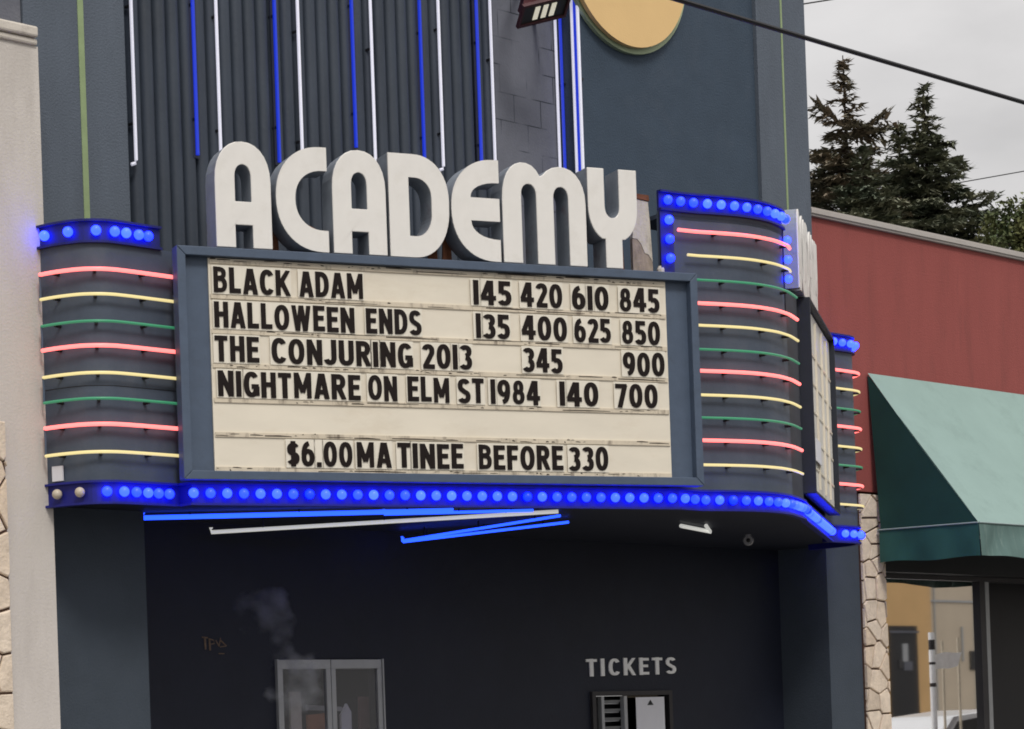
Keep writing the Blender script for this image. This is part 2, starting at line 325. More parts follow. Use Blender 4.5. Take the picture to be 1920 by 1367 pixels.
# fluted bay: rounded ribs with dark grooves between them
fl = MB(); pit = .158; x = 1.253; prof = []
while x < 6.44:
    for j in range(9):
        a = pi*j/8; prof.append((x + pit*(.5-.5*cos(a))*.93 + pit*.035, .43 - .07*sin(a)))
    x += pit
prof = [(1.252, .425)] + [p for p in prof if p[0] < 6.447] + [(6.448, .425)]
fl.ribbon(prof, 5.0, ZT, .05); fo = fl.build('fluted_wall', M['flute'], TH, True)
MB().box(6.452, 7.444, .37, .9, 5.0, ZT).build('block_panel', M['block'], TH)
MB().box(.735, .797, -.006, .04, 6.0, ZT).build('stripe', M['stripe_green'], TH)
MB().box(10.968, 11.0, -.056, .04, 6.2, ZT).build('stripe', M['stripe_green'], TH)
# lower storey: entrance recess below the marquee
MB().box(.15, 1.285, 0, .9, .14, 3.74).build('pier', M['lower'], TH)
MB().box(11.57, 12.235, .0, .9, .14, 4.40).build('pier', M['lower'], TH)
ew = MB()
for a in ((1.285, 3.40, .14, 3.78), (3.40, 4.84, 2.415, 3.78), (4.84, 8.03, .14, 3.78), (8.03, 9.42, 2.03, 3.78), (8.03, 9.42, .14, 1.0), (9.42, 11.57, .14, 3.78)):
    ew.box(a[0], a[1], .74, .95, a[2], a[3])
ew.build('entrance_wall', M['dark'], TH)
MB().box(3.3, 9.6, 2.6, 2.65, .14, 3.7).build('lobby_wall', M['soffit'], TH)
# wall roundel
DISC = thing('wall_roundel', 'large pale yellow disc on a sage green disc on the navy upper wall', 'wall ornament', (8.15, 0, 10.2))
MB().disc((8.19, -.003, 10.2), (0, -1, 0), 1.035, .05, 72).build('backing_disc', M['disc_green'], DISC, True)
MB().disc((8.15, -.075, 10.2), (0, -1, 0), .985, .055, 72).build('front_disc', M['disc_yellow'], DISC, True)
MB().tube([(8.15, -.05, 10.2), (8.15, -.08, 10.2)], .3, 16).build('spacer', M['disc_green'], DISC)

# graffiti scratches, part of the building wall
gr = MB()
def scratch(pts, r=.012): gr.tube([(p[0], .738, p[1]) for p in pts], r, 5)
scratch([(2.49, 2.63), (2.56, 2.625)], .008); scratch([(2.525, 2.625), (2.53, 2.51)]); scratch([(2.58, 2.62), (2.585, 2.5)]); scratch([(2.58, 2.615), (2.635, 2.6), (2.64, 2.57), (2.59, 2.56)], .007)
scratch([(2.66, 2.6), (2.70, 2.54)], .008); scratch([(2.70, 2.54), (2.72, 2.625)], .006); scratch([(2.72, 2.60), (2.79, 2.545)], .008); scratch([(2.79, 2.545), (2.71, 2.535)], .006); scratch([(2.69, 2.47), (2.76, 2.47)], .006)
gr.build('graffiti', M['graffiti'], TH)

# ------------------------------------------------------------------ neon tubes on the fluted bay
def vneon(x, y, zb, kind, r, label, hook=False, nrm=(0, -1)):
    b = MB(); z1 = ZT-.4
    pts = [(x, y, z1), (x, y, zb)]
    if hook: pts += [(x-.012, y, zb-.03), (x-.05, y+.01, zb-.045)]
    b.tube(pts, r, 8); o = b.build('neon_tube', NEON[kind], None, True)
    tag(o, label, 'neon tube', 'upright neon tubes on the facade')
    z = zb + .35
    while z < z1:
        (MB().box(x-.008, x+.008, y, y+.09, z-.012, z+.012) if nrm[1] else MB().box(x, x+.05, y-.008, y+.008, z-.012, z+.012)).build('standoff', M['black'], o); z += 1.1
    if kind == 'blue' and nrm[1]: MB().box(x-.015, x+.055, y+.045, y+.062, zb-.02, z1).build('raceway', M['raceway'], o)
    return o
for i, (x, zb, hk) in enumerate(((1.563, 7.06, True), (2.576, 7.15, False), (3.613, 7.2, False), (4.598, 7.2, False), (5.567, 7.58, True), (6.347, 7.4, False))):
    vneon(x, .30, zb, 'white', .0165, ['white neon tube with a hooked foot beside the left pilaster', 'white neon tube ending behind the first letter A', 'white neon tube ending behind the letter C',
          'white neon tube ending between the second A and the D', 'white neon tube with a hooked foot above the letter D', 'white neon tube at the left edge of the block panel'][i], hk)
for i, (x, zb) in enumerate(((2.305, 7.22), (3.325, 7.3), (4.351, 7.60), (5.309, 7.5), (6.153, 7.55))):
    vneon(x, .315, zb, 'blue', .0185, ['blue neon tube left of the white tube above the first letter A', 'blue neon tube between the first A and the letter C', 'blue neon tube above the second letter A',
          'blue neon tube above the letter D', 'blue neon tube above the letter E'][i])
for i, (y, k, r) in enumerate(((.33, 'white', .017), (.255, 'blue', .017), (.075, 'white', .019), (.03, 'blue', .019), (-.012, 'white', .019))):
    vneon(7.40, y, 7.3, k, r, ['white neon tube just right of the painted block panel', 'blue neon tube in the corner between block panel and roundel wall', 'left white tube of the close pair at the roundel wall edge',
          'blue neon tube squeezed between two white tubes at the wall edge', 'outermost white neon tube touching the roundel wall edge'][i], nrm=(1, 0))
# floodlight with its bracket
FL = thing('floodlight', 'maroon floodlight with three bright lamp cells on the block panel', 'floodlight', (6.75, .1, 9.3))
ex = Vector((.80, -.25, .27)).normalized(); ey = Vector((.1, -.62, -.78)); ey = (ey - ex*ey.dot(ex)).normalized(); ez = ex.cross(ey)
def fp(a, b, c): return Vector((6.42, -.42, 9.22)) + ex*a + ez*b + ey*c
def fbox(mb, a0, a1, b0, b1, c0, c1, tp=1.0):
    v = [fp(a*(1 if c == c1 else tp), b*(1 if c == c1 else tp), c) for c in (c0, c1) for a, b in ((a0, b0), (a1, b0), (a1, b1), (a0, b1))]
    mb.add(v, [(0,3,2,1),(4,5,6,7),(0,1,5,4),(1,2,6,5),(2,3,7,6),(3,0,4,7)])
b = MB(); fbox(b, -.29, .29, -.13, .13, -.12, 0, .7); fbox(b, -.31, .31, -.15, -.12, -.01, .03); fbox(b, -.31, .31, .12, .15, -.01, .03); fbox(b, -.31, -.28, -.12, .12, -.01, .03); fbox(b, .28, .31, -.12, .12, -.01, .03)
for k in range(6): fbox(b, -.2+.075*k, -.18+.075*k, -.1, .1, -.17, -.1)
b.build('housing', M['flood'], FL)
b = MB(); fbox(b, -.279, .279, -.119, .119, .001, .012); b.build('lens', M['lamp_face'], FL)
LC = emitter('lamp cell', (.8, .78, .68), (.35, .33, .26))
for k in range(3):
    b = MB(); fbox(b, -.13+.105*k, -.07+.105*k, -.085, .085, .013, .02); b.build('lamp_cell', LC, FL)
b = MB(); b.tube([(6.25, -.40, 9.45), (6.42, -.36, 9.32)], .05, 8); b.tube([(6.20, -.38, 9.62), (6.26, -.40, 9.42)], .09, 10); b.tube([(6.2, -.36, 9.6), (6.5, .0, 9.7), (6.9, .37, 9.75)], .035, 8)
b.build('bracket', M['flood'], FL)
b = MB(); b.plate([[(6.249, 9.416), (6.645, 9.495), (6.584, 9.278), (6.451, 9.241), (6.356, 9.285)]], WALL, .40, .46); b.build('hood', M['flood'], FL)
b = MB(); b.tube([(6.75, -.33, 9.33), (6.95, -.1, 9.36), (7.1, .37, 9.4)], .03, 8); b.build('arm', M['alu_dark'], FL)

# ------------------------------------------------------------------ the marquee
MQ = thing('theater_marquee', 'dark blue cinema marquee with rounded ends, neon bands and blue bulb borders', 'marquee', (5.9, -.5, 3.7))
LEFT = smooth_path([(-.005, -.32), (.008, -.42), (.028, -.54), (.068, -.67), (.14, -.81), (.27, -.905), (.42, -.93), (.70, -.935), (.98, -.935)])
FACE1 = [tuple(P1(-.16, 0, -.05)[:2]), tuple(P1(4.60, 0, -.05)[:2])]
PROW_U = smooth_path([tuple(P1(4.62, 0, -.13)[:2]), (5.85, -2.80), (6.08, -2.885), (6.33, -2.965), (6.55, -3.0), (6.80, -2.995), (7.02, -2.945), (7.15, -2.90), (7.24, -2.845)])
PROW_L = PROW_U[:-4] + [(7.24, -2.86), (7.42, -2.775), (7.68, -2.65), tuple(P2(.52, 0, -.05)[:2])]
FACE2 = [tuple(P2(.54, 0, -.05)[:2]), tuple(P2(3.42, 0, -.05)[:2])]
RIGHT = smooth_path([(10.38, -.90), (10.7, -.90), (10.95, -.895), (11.08, -.85), (11.17, -.75), (11.23, -.58), (11.25, -.3), (11.25, 0)])
LOW_FACE = [tuple(P1(-.16, 0, -.045)[:2]), tuple(P1(4.7, 0, -.07)[:2])] + [p for p in PROW_L if p[0] > 5.84]
FULL = LEFT + LOW_FACE + FACE2 + RIGHT
inner = off(FULL, -.035)
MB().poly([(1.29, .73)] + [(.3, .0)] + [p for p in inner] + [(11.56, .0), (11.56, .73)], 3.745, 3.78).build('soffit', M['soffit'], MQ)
MB().poly([p for p in inner], 5.70, 5.74).build('roof', M['soffit'], MQ)
MB().ribbon(LEFT, 3.885, 5.93, .04).build('end_panel', M['panel'], MQ, True)
MB().ribbon(RIGHT, 3.885, 5.93, .04).build('end_panel', M['panel'], MQ, True)
MB().ribbon(PROW_U, 5.73, 6.57, .04).poly(PROW_U[::1] + [(7.2, -2.3), (5.62, -2.3)], 6.50, 6.54).build('prow_panel', M['panel'], MQ, True)
_i = next(i for i, p in enumerate(PROW_L) if p[0] > 7.2)
MB().ribbon(PROW_L[:_i+1], 3.885, 5.73, .04).build('prow_panel', M['panel'], MQ, True)
MB().ribbon(PROW_L[_i:], 3.885, 5.99, .04).build('edge_panel', M['dark_paint'], MQ, True)
# panel seams on the curved cladding
MB().ribbon(off(LEFT, .002), 4.697, 4.703, .004).build('panel_seam', M['black'], MQ)
MB().ribbon(off(PROW_L, .002), 5.05, 5.056, .004).build('panel_seam', M['black'], MQ)
def strip(path, z0, z1, name='light_strip', m='strip'):
    o = MB().ribbon(off(path, .0), z0+.02, z1-.02, .03).ribbon(off(path, .035), z1-.02, z1, .065).ribbon(off(path, .035), z0, z0+.02, .065).build(name, M[m], MQ)
    return o
def at_u(path, z, us):
    # points of a light strip that stand under the given columns of the photograph
    d = []
    for p in walk(path, .004):
        w = Vector((p[0], p[1], z)) - CAM; d.append((960+F_PX*w.dot(_R)/w.dot(_fw), p))
    return [min(d, key=lambda e: abs(e[0]-u))[1] for u in us]
def bulbs(par, pts, z, off_n=0, r=.0445, mix=(2, 2, 0, 5)):
    for i, p in enumerate(pts):
        m = M['bulb_off'] if i < off_n else BULB[random.choices((0, 1, 2, 3), mix)[0]]
        zz = z if not isinstance(z, list) else z[i]
        MB().ball((p[0], p[1], zz), r, 12, 8).build('bulb', m, par, True)
lower = strip(FULL, 3.68, 3.885, m='strip_low')
bulbs(lower, at_u(off(LEFT, .045), 3.785, (107, 150, 201, 233, 256, 278, 298, 318)), 3.785, 2, mix=(3, 5, 2, 0))
bulbs(lower, walk(off(LOW_FACE, .045), .1535), 3.785, mix=(4, 5, 1, 2))
bulbs(lower, walk(off(FACE2, .045), .17), 3.785)
bulbs(lower, walk(off(RIGHT[4:-4], .045), .165), 3.785)
top = strip(LEFT[:-2], 5.925, 6.13)
bulbs(top, at_u(off(LEFT[:-4], .045), 6.025, (83, 127, 180, 215, 237, 260, 282)), 6.025)
top = strip(RIGHT, 5.925, 6.13)
bulbs(top, walk(off(RIGHT[:-6], .045), .165, .06), 6.025)
top = strip(PROW_U, 6.57, 6.765)
bulbs(top, walk(off(PROW_U, .045), .155, .08), 6.668)
v = MB(); a, bb = PROW_U[0], PROW_U[1]; dv = Vector((bb[0]-a[0], bb[1]-a[1])).normalized()
vs = [tuple(Vector(a)+dv*.0), tuple(Vector(a)+dv*.16)]
side = MB().ribbon(off(vs, .012), 5.94, 6.575, .03).build('light_strip', M['strip'], MQ)
c = Vector(off(vs, .05)[0]) + dv*.08
bulbs(side, [tuple(c)]*3, [6.475, 6.29, 6.105])
side = MB().ribbon(off(PROW_U[-3:], .012), 5.94, 6.575, .03).build('light_strip', M['strip'], MQ)
c = off(PROW_U[-3:], .05)[1]
bulbs(side, [c]*3, [6.465, 6.27, 6.075], r=.04)

# sign boards: mitred frame, sunk navy backing, cream readerboard
def signboard(P, s0, s1, z0, z1, w, ps0, ps1, pz0, pz1, fm='frame'):
    f = MB(); o_ = [(s0, z0), (s1, z0), (s1, z1), (s0, z1)]; i_ = [(s0+w, z0+w), (s1-w, z0+w), (s1-w, z1-w), (s0+w, z1-w)]; gp = .0015
    for k in range(4):
        k2 = (k+1) % 4
        A, B, C_, D = [Vector(p) for p in (o_[k], o_[k2], i_[k2], i_[k])]
        e = (B-A).normalized()*gp; A, B, C_, D = A+e, B-e, C_-e, D+e
        f.plate([[A, B, C_, D]], lambda s, z, q: P(s, z, q), -.06, .085)
    fo = f.build('board_frame', M[fm], MQ, bevel=.006)
    MB().plate([[(s0+w-.01, z0+w-.01), (s1-w+.01, z0+w-.01), (s1-w+.01, z1-w+.01), (s0+w-.01, z1-w+.01)]], P, -.05, .0).build('board_backing', M['frame'], MQ)
    return MB().plate([[(ps0, pz0), (ps1, pz0), (ps1, pz1), (ps0, pz1)]], P, .002, .022).build('readerboard', M['board' if P is P1 else 'board_dirty'], MQ)
RB = signboard(P1, -.265, 4.893, 3.895, 5.932, .078, .035, 4.575, 3.978, 5.848)
ROWZ = [5.543, 5.236, 4.936, 4.632, 4.33, 4.026]; CH = .226
tr = MB()
for z in ROWZ:
    tr.plate([[(.045, z-.052), (4.565, z-.052), (4.565, z-.012), (.045, z-.012)]], P1, .0225, .034)
tr.plate([[(.045, 5.80), (4.565, 5.80), (4.565, 5.832), (.045, 5.832)]], P1, .0225, .034)
tr.build('letter_track', M['rail'], MQ)
# dark open slots along the tracks
for z in ROWZ + [5.856]:
    s = .05
    while s < 4.5:
        l = random.choice((.015, .02, .03, .03, .05, .08, .12, .25, .5)); 
        if random.random() < .68:
            h = random.uniform(.004, .010); zz = z-.046+random.uniform(0, .028); sl_ = random.uniform(-.004, .004)
            l = min(l, 4.55-s); MB().plate([[(s, zz), (s+l, zz+sl_), (s+l, zz+sl_+h*.6), (s+l*.5, zz+h*1.3), (s, zz+h)]], P1, .0345, .0352).build('track_gap', M['grime'], RB)
        s += l + random.choice((.015, .03, .05, .1))
RB2 = signboard(P2, .53, 3.40, 3.975, 6.02, .03, .575, 3.355, 4.03, 5.965, 'dark_paint')
tr = MB()
for z in ROWZ: tr.plate([[(.60, z-.04), (3.33, z-.04), (3.33, z-.014), (.60, z-.014)]], P2, .0225, .032)
for s in (1.5, 2.2, 2.75): tr.plate([[(s, 4.1), (s+.03, 4.1), (s+.03, 5.9), (s, 5.9)]], P2, .023, .048)
tr.build('letter_track', M['board'], MQ)
MB().plate([[(.95, 4.36), (1.5, 4.36), (1.5, 4.6), (.95, 4.6)]], P2, .05, .06).build('cover_sheet', M['paper'], MQ)

# neon bands of the marquee
def hband(path, z, kind, r, tip=True):
    p = off(path, .07); pts = [(a, b_, z) for a, b_ in p]
    tb = MB().tube(pts, r, 8).build('neon_tube', NEON[kind], MQ, True)
    for i in (len(pts)//5, len(pts)//2, 4*len(pts)//5):
        a = Vector(pts[i]); q = Vector((*path[i], z)); MB().tube([a+Vector((0, 0, -.012)), q+Vector((0, 0, -.012))], .016, 6).build('standoff', M['black'], tb)
RAD = {'pink': .0175, 'yellow': .014, 'green': .0125}
ZN = [(6.383, 'pink'), (6.15, 'yellow'), (5.916, 'green'), (5.69, 'pink'), (5.475, 'yellow'), (5.243, 'green'), (5.034, 'pink'), (4.80, 'yellow'), (4.58, 'green'), (4.36, 'pink'), (4.122, 'yellow')]
PN = [p for p in PROW_L if p[0] > 5.76 and p[0] < 7.45]
for i, (z, k) in enumerate(ZN):
    if i < 2: hband([p for p in PROW_U if p[0] > (5.60, 5.66)[i]], z, k, RAD[k])
    else: hband(PN, z, k, RAD[k])
    if i > 2:
        hband(LEFT[4:], z, k, RAD[k]); hband(RIGHT[1:-5], z, k, RAD[k])
# glass returns linking pairs of bands at the left end
ex_ = off(LEFT, .07)[4]
for za, zb in ((5.69, 5.475), (5.243, 5.034), (4.80, 4.58), (4.36, 4.122)):
    MB().tube([(ex_[0], ex_[1], za), (ex_[0]+.004, ex_[1], (za+zb)/2), (ex_[0], ex_[1], zb)], .010, 6).build('glass_return', M['frame'], MQ, True)
sk = frame((.01, -.45), radians(-74)); MB().plate([[(.0, 3.90), (.115, 3.90), (.115, 4.03), (0, 4.03)]], sk, .02, .035).build('notice_plate', M['paper'], MQ)

# ------------------------------------------------------------------ channel letters ACADEMY
def arc(cx, cy, a, b, t0, t1, n=14, e=2.2):
    r = []
    for i in range(n+1):
        t = t0 + (t1-t0)*i/n; c_, s_ = cos(t), sin(t)
        r.append((cx + a*math.copysign(abs(c_)**(2/e), c_), cy + b*math.copysign(abs(s_)**(2/e), s_)))
    return r
def g_A(): return [[(0, 0)] + arc(.5, .62, .5, .38, pi, 0) + [(1, 0), (.655, 0), (.655, .215), (.345, .215), (.345, 0)], [(.355, .435)] + arc(.5, .66, .145, .125, pi, 0) + [(.645, .435)]]
def c_out(): return [(1, 0)] + [(1, .215)] 
def g_C(): return [[(1, 1)] + arc(.9, .5, .9, .5, pi/2, 3*pi/2, 26) + [(1, 0), (1, .205), (.95, .205)] + arc(.92, .49, .55, .285, 3*pi/2, pi/2, 22) + [(.95, .775), (1, .775)]]
def g_D(): return [[(0, 0), (0, 1), (.4, 1)] + arc(.4, .55, .6, .45, pi/2, 0) + arc(.4, .5, .6, .5, 0, -pi/2)[1:] , [(.33, .205), (.33, .775), (.42, .775)] + arc(.42, .58, .29, .195, pi/2, 0, 10) + arc(.42, .45, .29, .245, 0, -pi/2, 10)[1:]]
def g_E(): return [[(1, 1)] + arc(.9, .5, .9, .5, pi/2, 3*pi/2, 26) + [(1, 0), (1, .215)] + arc(1.0, .395, .6, .18, 3*pi/2, pi, 8) + [(1, .395), (1, .62)] + arc(1.0, .62, .6, .155, pi, pi/2, 8)]
def g_M(): return [[(0, 0)] + arc(.255, .62, .255, .38, pi, pi*.22, 10) + arc(.70, .61, .30, .37, pi*.74, 0, 10) + [(1, 0), (.79, 0)] + arc(.70, .66, .09, .12, 0, pi, 10) + [(.61, 0), (.405, 0)] + arc(.315, .67, .09, .12, 0, pi, 10) + [(.225, 0)]]
def g_Y(): return [[(0, 1), (.335, 1)] + arc(.485, .63, .15, .125, pi, 2*pi, 12) + [(.635, 1), (1, 1)] + arc(.5, .62, .5, .36, 0, -pi*.36, 10) + [(.675, .29), (.675, 0), (.335, 0), (.335, .29)] + arc(.5, .62, .5, .36, -pi*.64, -pi, 10)]
GL = {'A': g_A, 'C': g_C, 'D': g_D, 'E': g_E, 'M': g_M, 'Y': g_Y}
def channel(ch, P, s0, s1, z0, z1, dep, q, label, group):
    cs = [[(s0+(s1-s0)*x, z0+(z1-z0)*y) for x, y in c] for c in GL[ch]()]
    o = thing('channel_letter', label, 'sign letter', P((s0+s1)/2, z0, q), group)
    MB().plate(cs, P, q-dep, q-.012).build('letter_return', M['letter_side'], o)
    MB().plate(cs, P, q-.0115, q+.004).build('letter_face', M['white_letter'], o, bevel=.006)
    f = MB()
    for s in (s0+.06, s1-.06): f.plate([[(s-.05, z0-.04), (s+.05, z0-.04), (s+.04, z0+.27), (s-.03, z0+.30)]], P, q-dep-.03, q-dep-.005)
    f.build('letter_bracket', M['rust'], o)
AC = [('A', .112, .628, 'first and largest white letter A standing on the left board of the marquee'), ('C', .675, 1.160, 'white letter C standing on the left board between two letter A'), ('A', 1.207, 1.722, 'white letter A between C and D on the left board of the marquee'),
      ('D', 1.752, 2.342, 'white letter D standing on the left board of the marquee'), ('E', 2.366, 2.850, 'rounded white letter E standing on the left board'), ('M', 2.880, 3.742, 'wide white letter M with two arches on the left board'), ('Y', 3.768, 4.286, 'white letter Y at the right end of the left board')]
for ch, a, b_, lab in AC: channel(ch, P1, a, b_, 5.945, 6.885, .27, .05, lab, 'white letters on the left marquee board')
x = .02
for ch, w in zip('ACADEMY', (.25, .23, .25, .28, .23, .40, .25)):
    n_ = {.02: 'nearest the prow'}.get(x)
    channel(ch, P2, x, x+w, 6.03, 6.86, .2, .03, 'white letter %s seen edge-on on the right board%s' % (ch, ', %s the rounded prow' % ('next to' if x < .1 else 'further back from')), 'white letters on the right marquee board'); x += w+.03

# weathered board behind the Y
WB = thing('weathered_board', 'peeling grey board with a rusty cap standing behind the letter Y', 'board', P1(4.45, 5.94, -.2))
MB().plate([[(4.36, 6.30), (4.41, 6.295), (4.45, 6.25), (4.49, 6.16), (4.53, 6.15), (4.57, 6.08), (4.555, 6.45), (4.54, 6.66), (4.40, 6.68), (4.37, 6.4)]], P1, -.26, -.20).build('plank', M['wood'], WB)
MB().plate([[(4.36, 5.95), (4.575, 5.95), (4.571, 6.078), (4.53, 6.148), (4.49, 6.158), (4.45, 6.248), (4.41, 6.293), (4.36, 6.298)]], P1, -.255, -.205).build('bare_end', M['wood_bare'], WB)
MB().plate([[(4.40, 6.685), (4.55, 6.665), (4.545, 6.72), (4.41, 6.73)]], P1, -.27, -.19).build('cap', M['rust'], WB)
MB().ball(P1(4.63, 5.985, -.15), .05, 8, 5, (.8, .8, 1.2)).build('knob', M['cornice'], WB)

# ------------------------------------------------------------------ stroke font for the movable letters
T = .187
def ell(cx, cy, a, b, d0, d1, n=16, e=2.35):
    return arc(cx, cy, a, b, radians(d0), radians(d1), n, e)
def glyph(ch):
    """(width, [(closed, points)]) with unit cap height; points are stroke centre lines"""
    h = T/2; w = .50; l, r, t, bt = h, w-h, 1-h, h; O = lambda cx, w_, y0=bt, y1=t, n=28: (True, ell(cx, (y0+y1)/2, w_/2, (y1-y0)/2, 0, 360-360/n, n-1, 2.25))
    G = {
     'A': (.54, [(0, [(.085, -.02), (.25, 1.02)]), (0, [(.29, 1.02), (.455, -.02)]), (0, [(.13, .27), (.41, .27)])]),
     'B': (w, [(0, [(l, 0), (l, 1)]), (0, [(l, t), (.24, t)] + ell(.24, .74, .15, t-.74, 90, -90) + [(l, .55)]), (0, [(.1, .53), (.26, .53)] + ell(.26, .31, .16, .31-h+.0, 90, -90) + [(l, bt)])]),
     'C': (w, [(0, ell(.27, .5, .178, .5-h, 38, 322, 26))]),
     'D': (.52, [(0, [(l, 0), (l, 1)]), (0, [(l, t), (.2, t)] + ell(.2, .5, .23, .5-h, 90, -90, 20) + [(l, bt)])]),
     'E': (.44, [(0, [(l, 0), (l, 1)]), (0, [(l, t), (.44, t)]), (0, [(l, .52), (.40, .52)]), (0, [(l, bt), (.44, bt)])]),
     'F': (.43, [(0, [(l, 0), (l, 1)]), (0, [(l, t), (.43, t)]), (0, [(l, .50), (.39, .50)])]),
     'G': (.52, [(0, ell(.27, .5, .178, .5-h, 40, 352, 26)), (0, [(.27, .42), (.52, .42)]), (0, [(.45, .42), (.45, .06)])]),
     'H': (.52, [(0, [(l, 0), (l, 1)]), (0, [(.52-h, 0), (.52-h, 1)]), (0, [(l, .52), (.52-h, .52)])]),
     'I': (T, [(0, [(h, 0), (h, 1)])]),
     'J': (.42, [(0, [(.42-h, 1), (.42-h, .3)] + ell(.19, .3, .42-h-.19, .3-h, 0, -160, 14)[1:])]),
     'K': (.54, [(0, [(l, 0), (l, 1)]), (0, [(.12, .38), (.47, 1.03)]), (0, [(.20, .60), (.47, -.03)])]),
     'L': (.42, [(0, [(l, 0), (l, 1)]), (0, [(l, bt), (.42, bt)])]),
     'M': (.64, [(0, [(l, 0), (l, 1)]), (0, [(.64-h, 0), (.64-h, 1)]), (0, [(.10, 1.0), (.32, .22)]), (0, [(.54, 1.0), (.32, .22)])]),
     'N': (.54, [(0, [(l, 0), (l, 1)]), (0, [(.54-h, 0), (.54-h, 1)]), (0, [(.09, 1.0), (.45, 0)])]),
     'O': (.56, [O(.28, .56-T)]), '0': (.52, [O(.26, .52-T)]),
     'R': (.52, [(0, [(l, 0), (l, 1)]), (0, [(l, t), (.25, t)] + ell(.25, .70, .16, t-.70, 90, -90) + [(l, .49)]), (0, [(.25, .5), (.44, -.02)])]),
     'S': (.48, [(0, ell(.24, .715, .15, .285-h, 25, 250, 14) + ell(.235, .275, .16, .275-h, 75, -155, 16))]),
     'T': (.46, [(0, [(.23, 0), (.23, 1)]), (0, [(0, t), (.46, t)])]),
     'U': (.53, [(0, [(l, 1), (l, .32)] + ell(.265, .32, .265-h, .32-h, 180, 360, 16) + [(.53-h, 1)])]),
     'W': (.74, [(0, [(.085, 1.02), (.22, -.02)]), (0, [(.235, -.02), (.36, 1.02)]), (0, [(.38, 1.02), (.505, -.02)]), (0, [(.52, -.02), (.655, 1.02)])]),
     '1': (T, [(0, [(h, 0), (h, 1)])]),
     '2': (.46, [(0, ell(.23, .72, .14, .28-h, 165, -25, 14) + [(.12, .14), (.11, bt)]), (0, [(.03, bt), (.46, bt)])]),
     '3': (.46, [(0, ell(.215, .74, .145, .26-h, 150, -88, 14)), (0, ell(.21, .29, .16, .29-h, 88, -150, 16))]),
     '4': (.52, [(0, [(.345, 0), (.345, 1)]), (0, [(.30, 1.0), (.07, .33)]), (0, [(.0, .29), (.52, .29)])]),
     '5': (.46, [(0, [(.11, t), (.43, t)]), (0, [(.115, 1), (.105, .5)]), (0, [(.105, .52)] + ell(.21, .32, .16, .32-h, 100, -150, 16))]),
     '6': (.50, [O(.25, .5-T, bt, .60, 20), (0, ell(.33, .42, .235, .58-h, 96, 180, 12))]),
     '7': (.46, [(0, [(0, t), (.45, t)]), (0, [(.385, .95), (.165, 0)])]),
     '8': (.49, [O(.245, .42-T, .50, t, 20), O(.245, .49-T, bt, .53, 20)]),
     '9': (.50, [O(.25, .5-T, .40, t, 20), (0, ell(.17, .58, .235, .58-h, 0, -84, 12))]),
     '$': (.46, [(0, ell(.23, .68, .14, .22-.06, 25, 250, 14) + ell(.225, .32, .15, .22-.06, 75, -155, 16)), (0, [(.23, -.04), (.23, 1.04)])]),
     '.': (T, [(0, [(h, 0), (h, T)])]),
    }
    return G[ch]
def stroke(mb, pts, closed, th, P, s0, sx, z0, sz, q0, q1, clip=True):
    n = len(pts); P2_ = [Vector(p) for p in pts]; Lf = []; Rt = []
    for i in range(n):
        a = P2_[(i-1) % n] if (closed or i > 0) else None; c_ = P2_[(i+1) % n] if (closed or i < n-1) else None; p = P2_[i]
        ds = [(p-a).normalized() if a is not None else None, (c_-p).normalized() if c_ is not None else None]; ds = [d for d in ds if d is not None]
        d = sum(ds, Vector((0, 0)))/len(ds); d = d/max(d.length_squared, .45); nn = Vector((-d.y, d.x))*th/2
        Lf.append(p+nn); Rt.append(p-nn)
    def cv(p):
        y = min(1.0, max(0.0, p.y)) if clip else p.y
        return (s0+sx*p.x, z0+sz*y)
    m = n if closed else n-1
    v = []
    for q in (q0, q1):
        v += [P(*cv(p), q) for p in Lf] + [P(*cv(p), q) for p in Rt]
    f = []
    for i in range(m):
        j = (i+1) % n
        f += [(i, j, n+j, n+i), (2*n+i, 2*n+j, 3*n+j, 3*n+i), (i, j, 2*n+j, 2*n+i), (n+i, n+j, 3*n+j, 3*n+i)]
    if not closed: f += [(0, n, 3*n, 2*n), (n-1, 2*n-1, 4*n-1, 3*n-1)]
    mb.add(v, f)
def lay(word, s0, s1, gap=.085):
    ws = [glyph(c_)[0] for c_ in word]; tot = sum(ws) + gap*(len(word)-1); k = (s1-s0)/tot; x = s0; r = []
    for c_, w in zip(word, ws): r.append((c_, x, k, w)); x += (w+gap)*k
    return r
ORD = ['first', 'second', 'third', 'fourth', 'fifth', 'sixth', 'seventh', 'eighth', 'ninth']; RN = ['top', 'second', 'third', 'fourth', 'fifth', 'bottom']
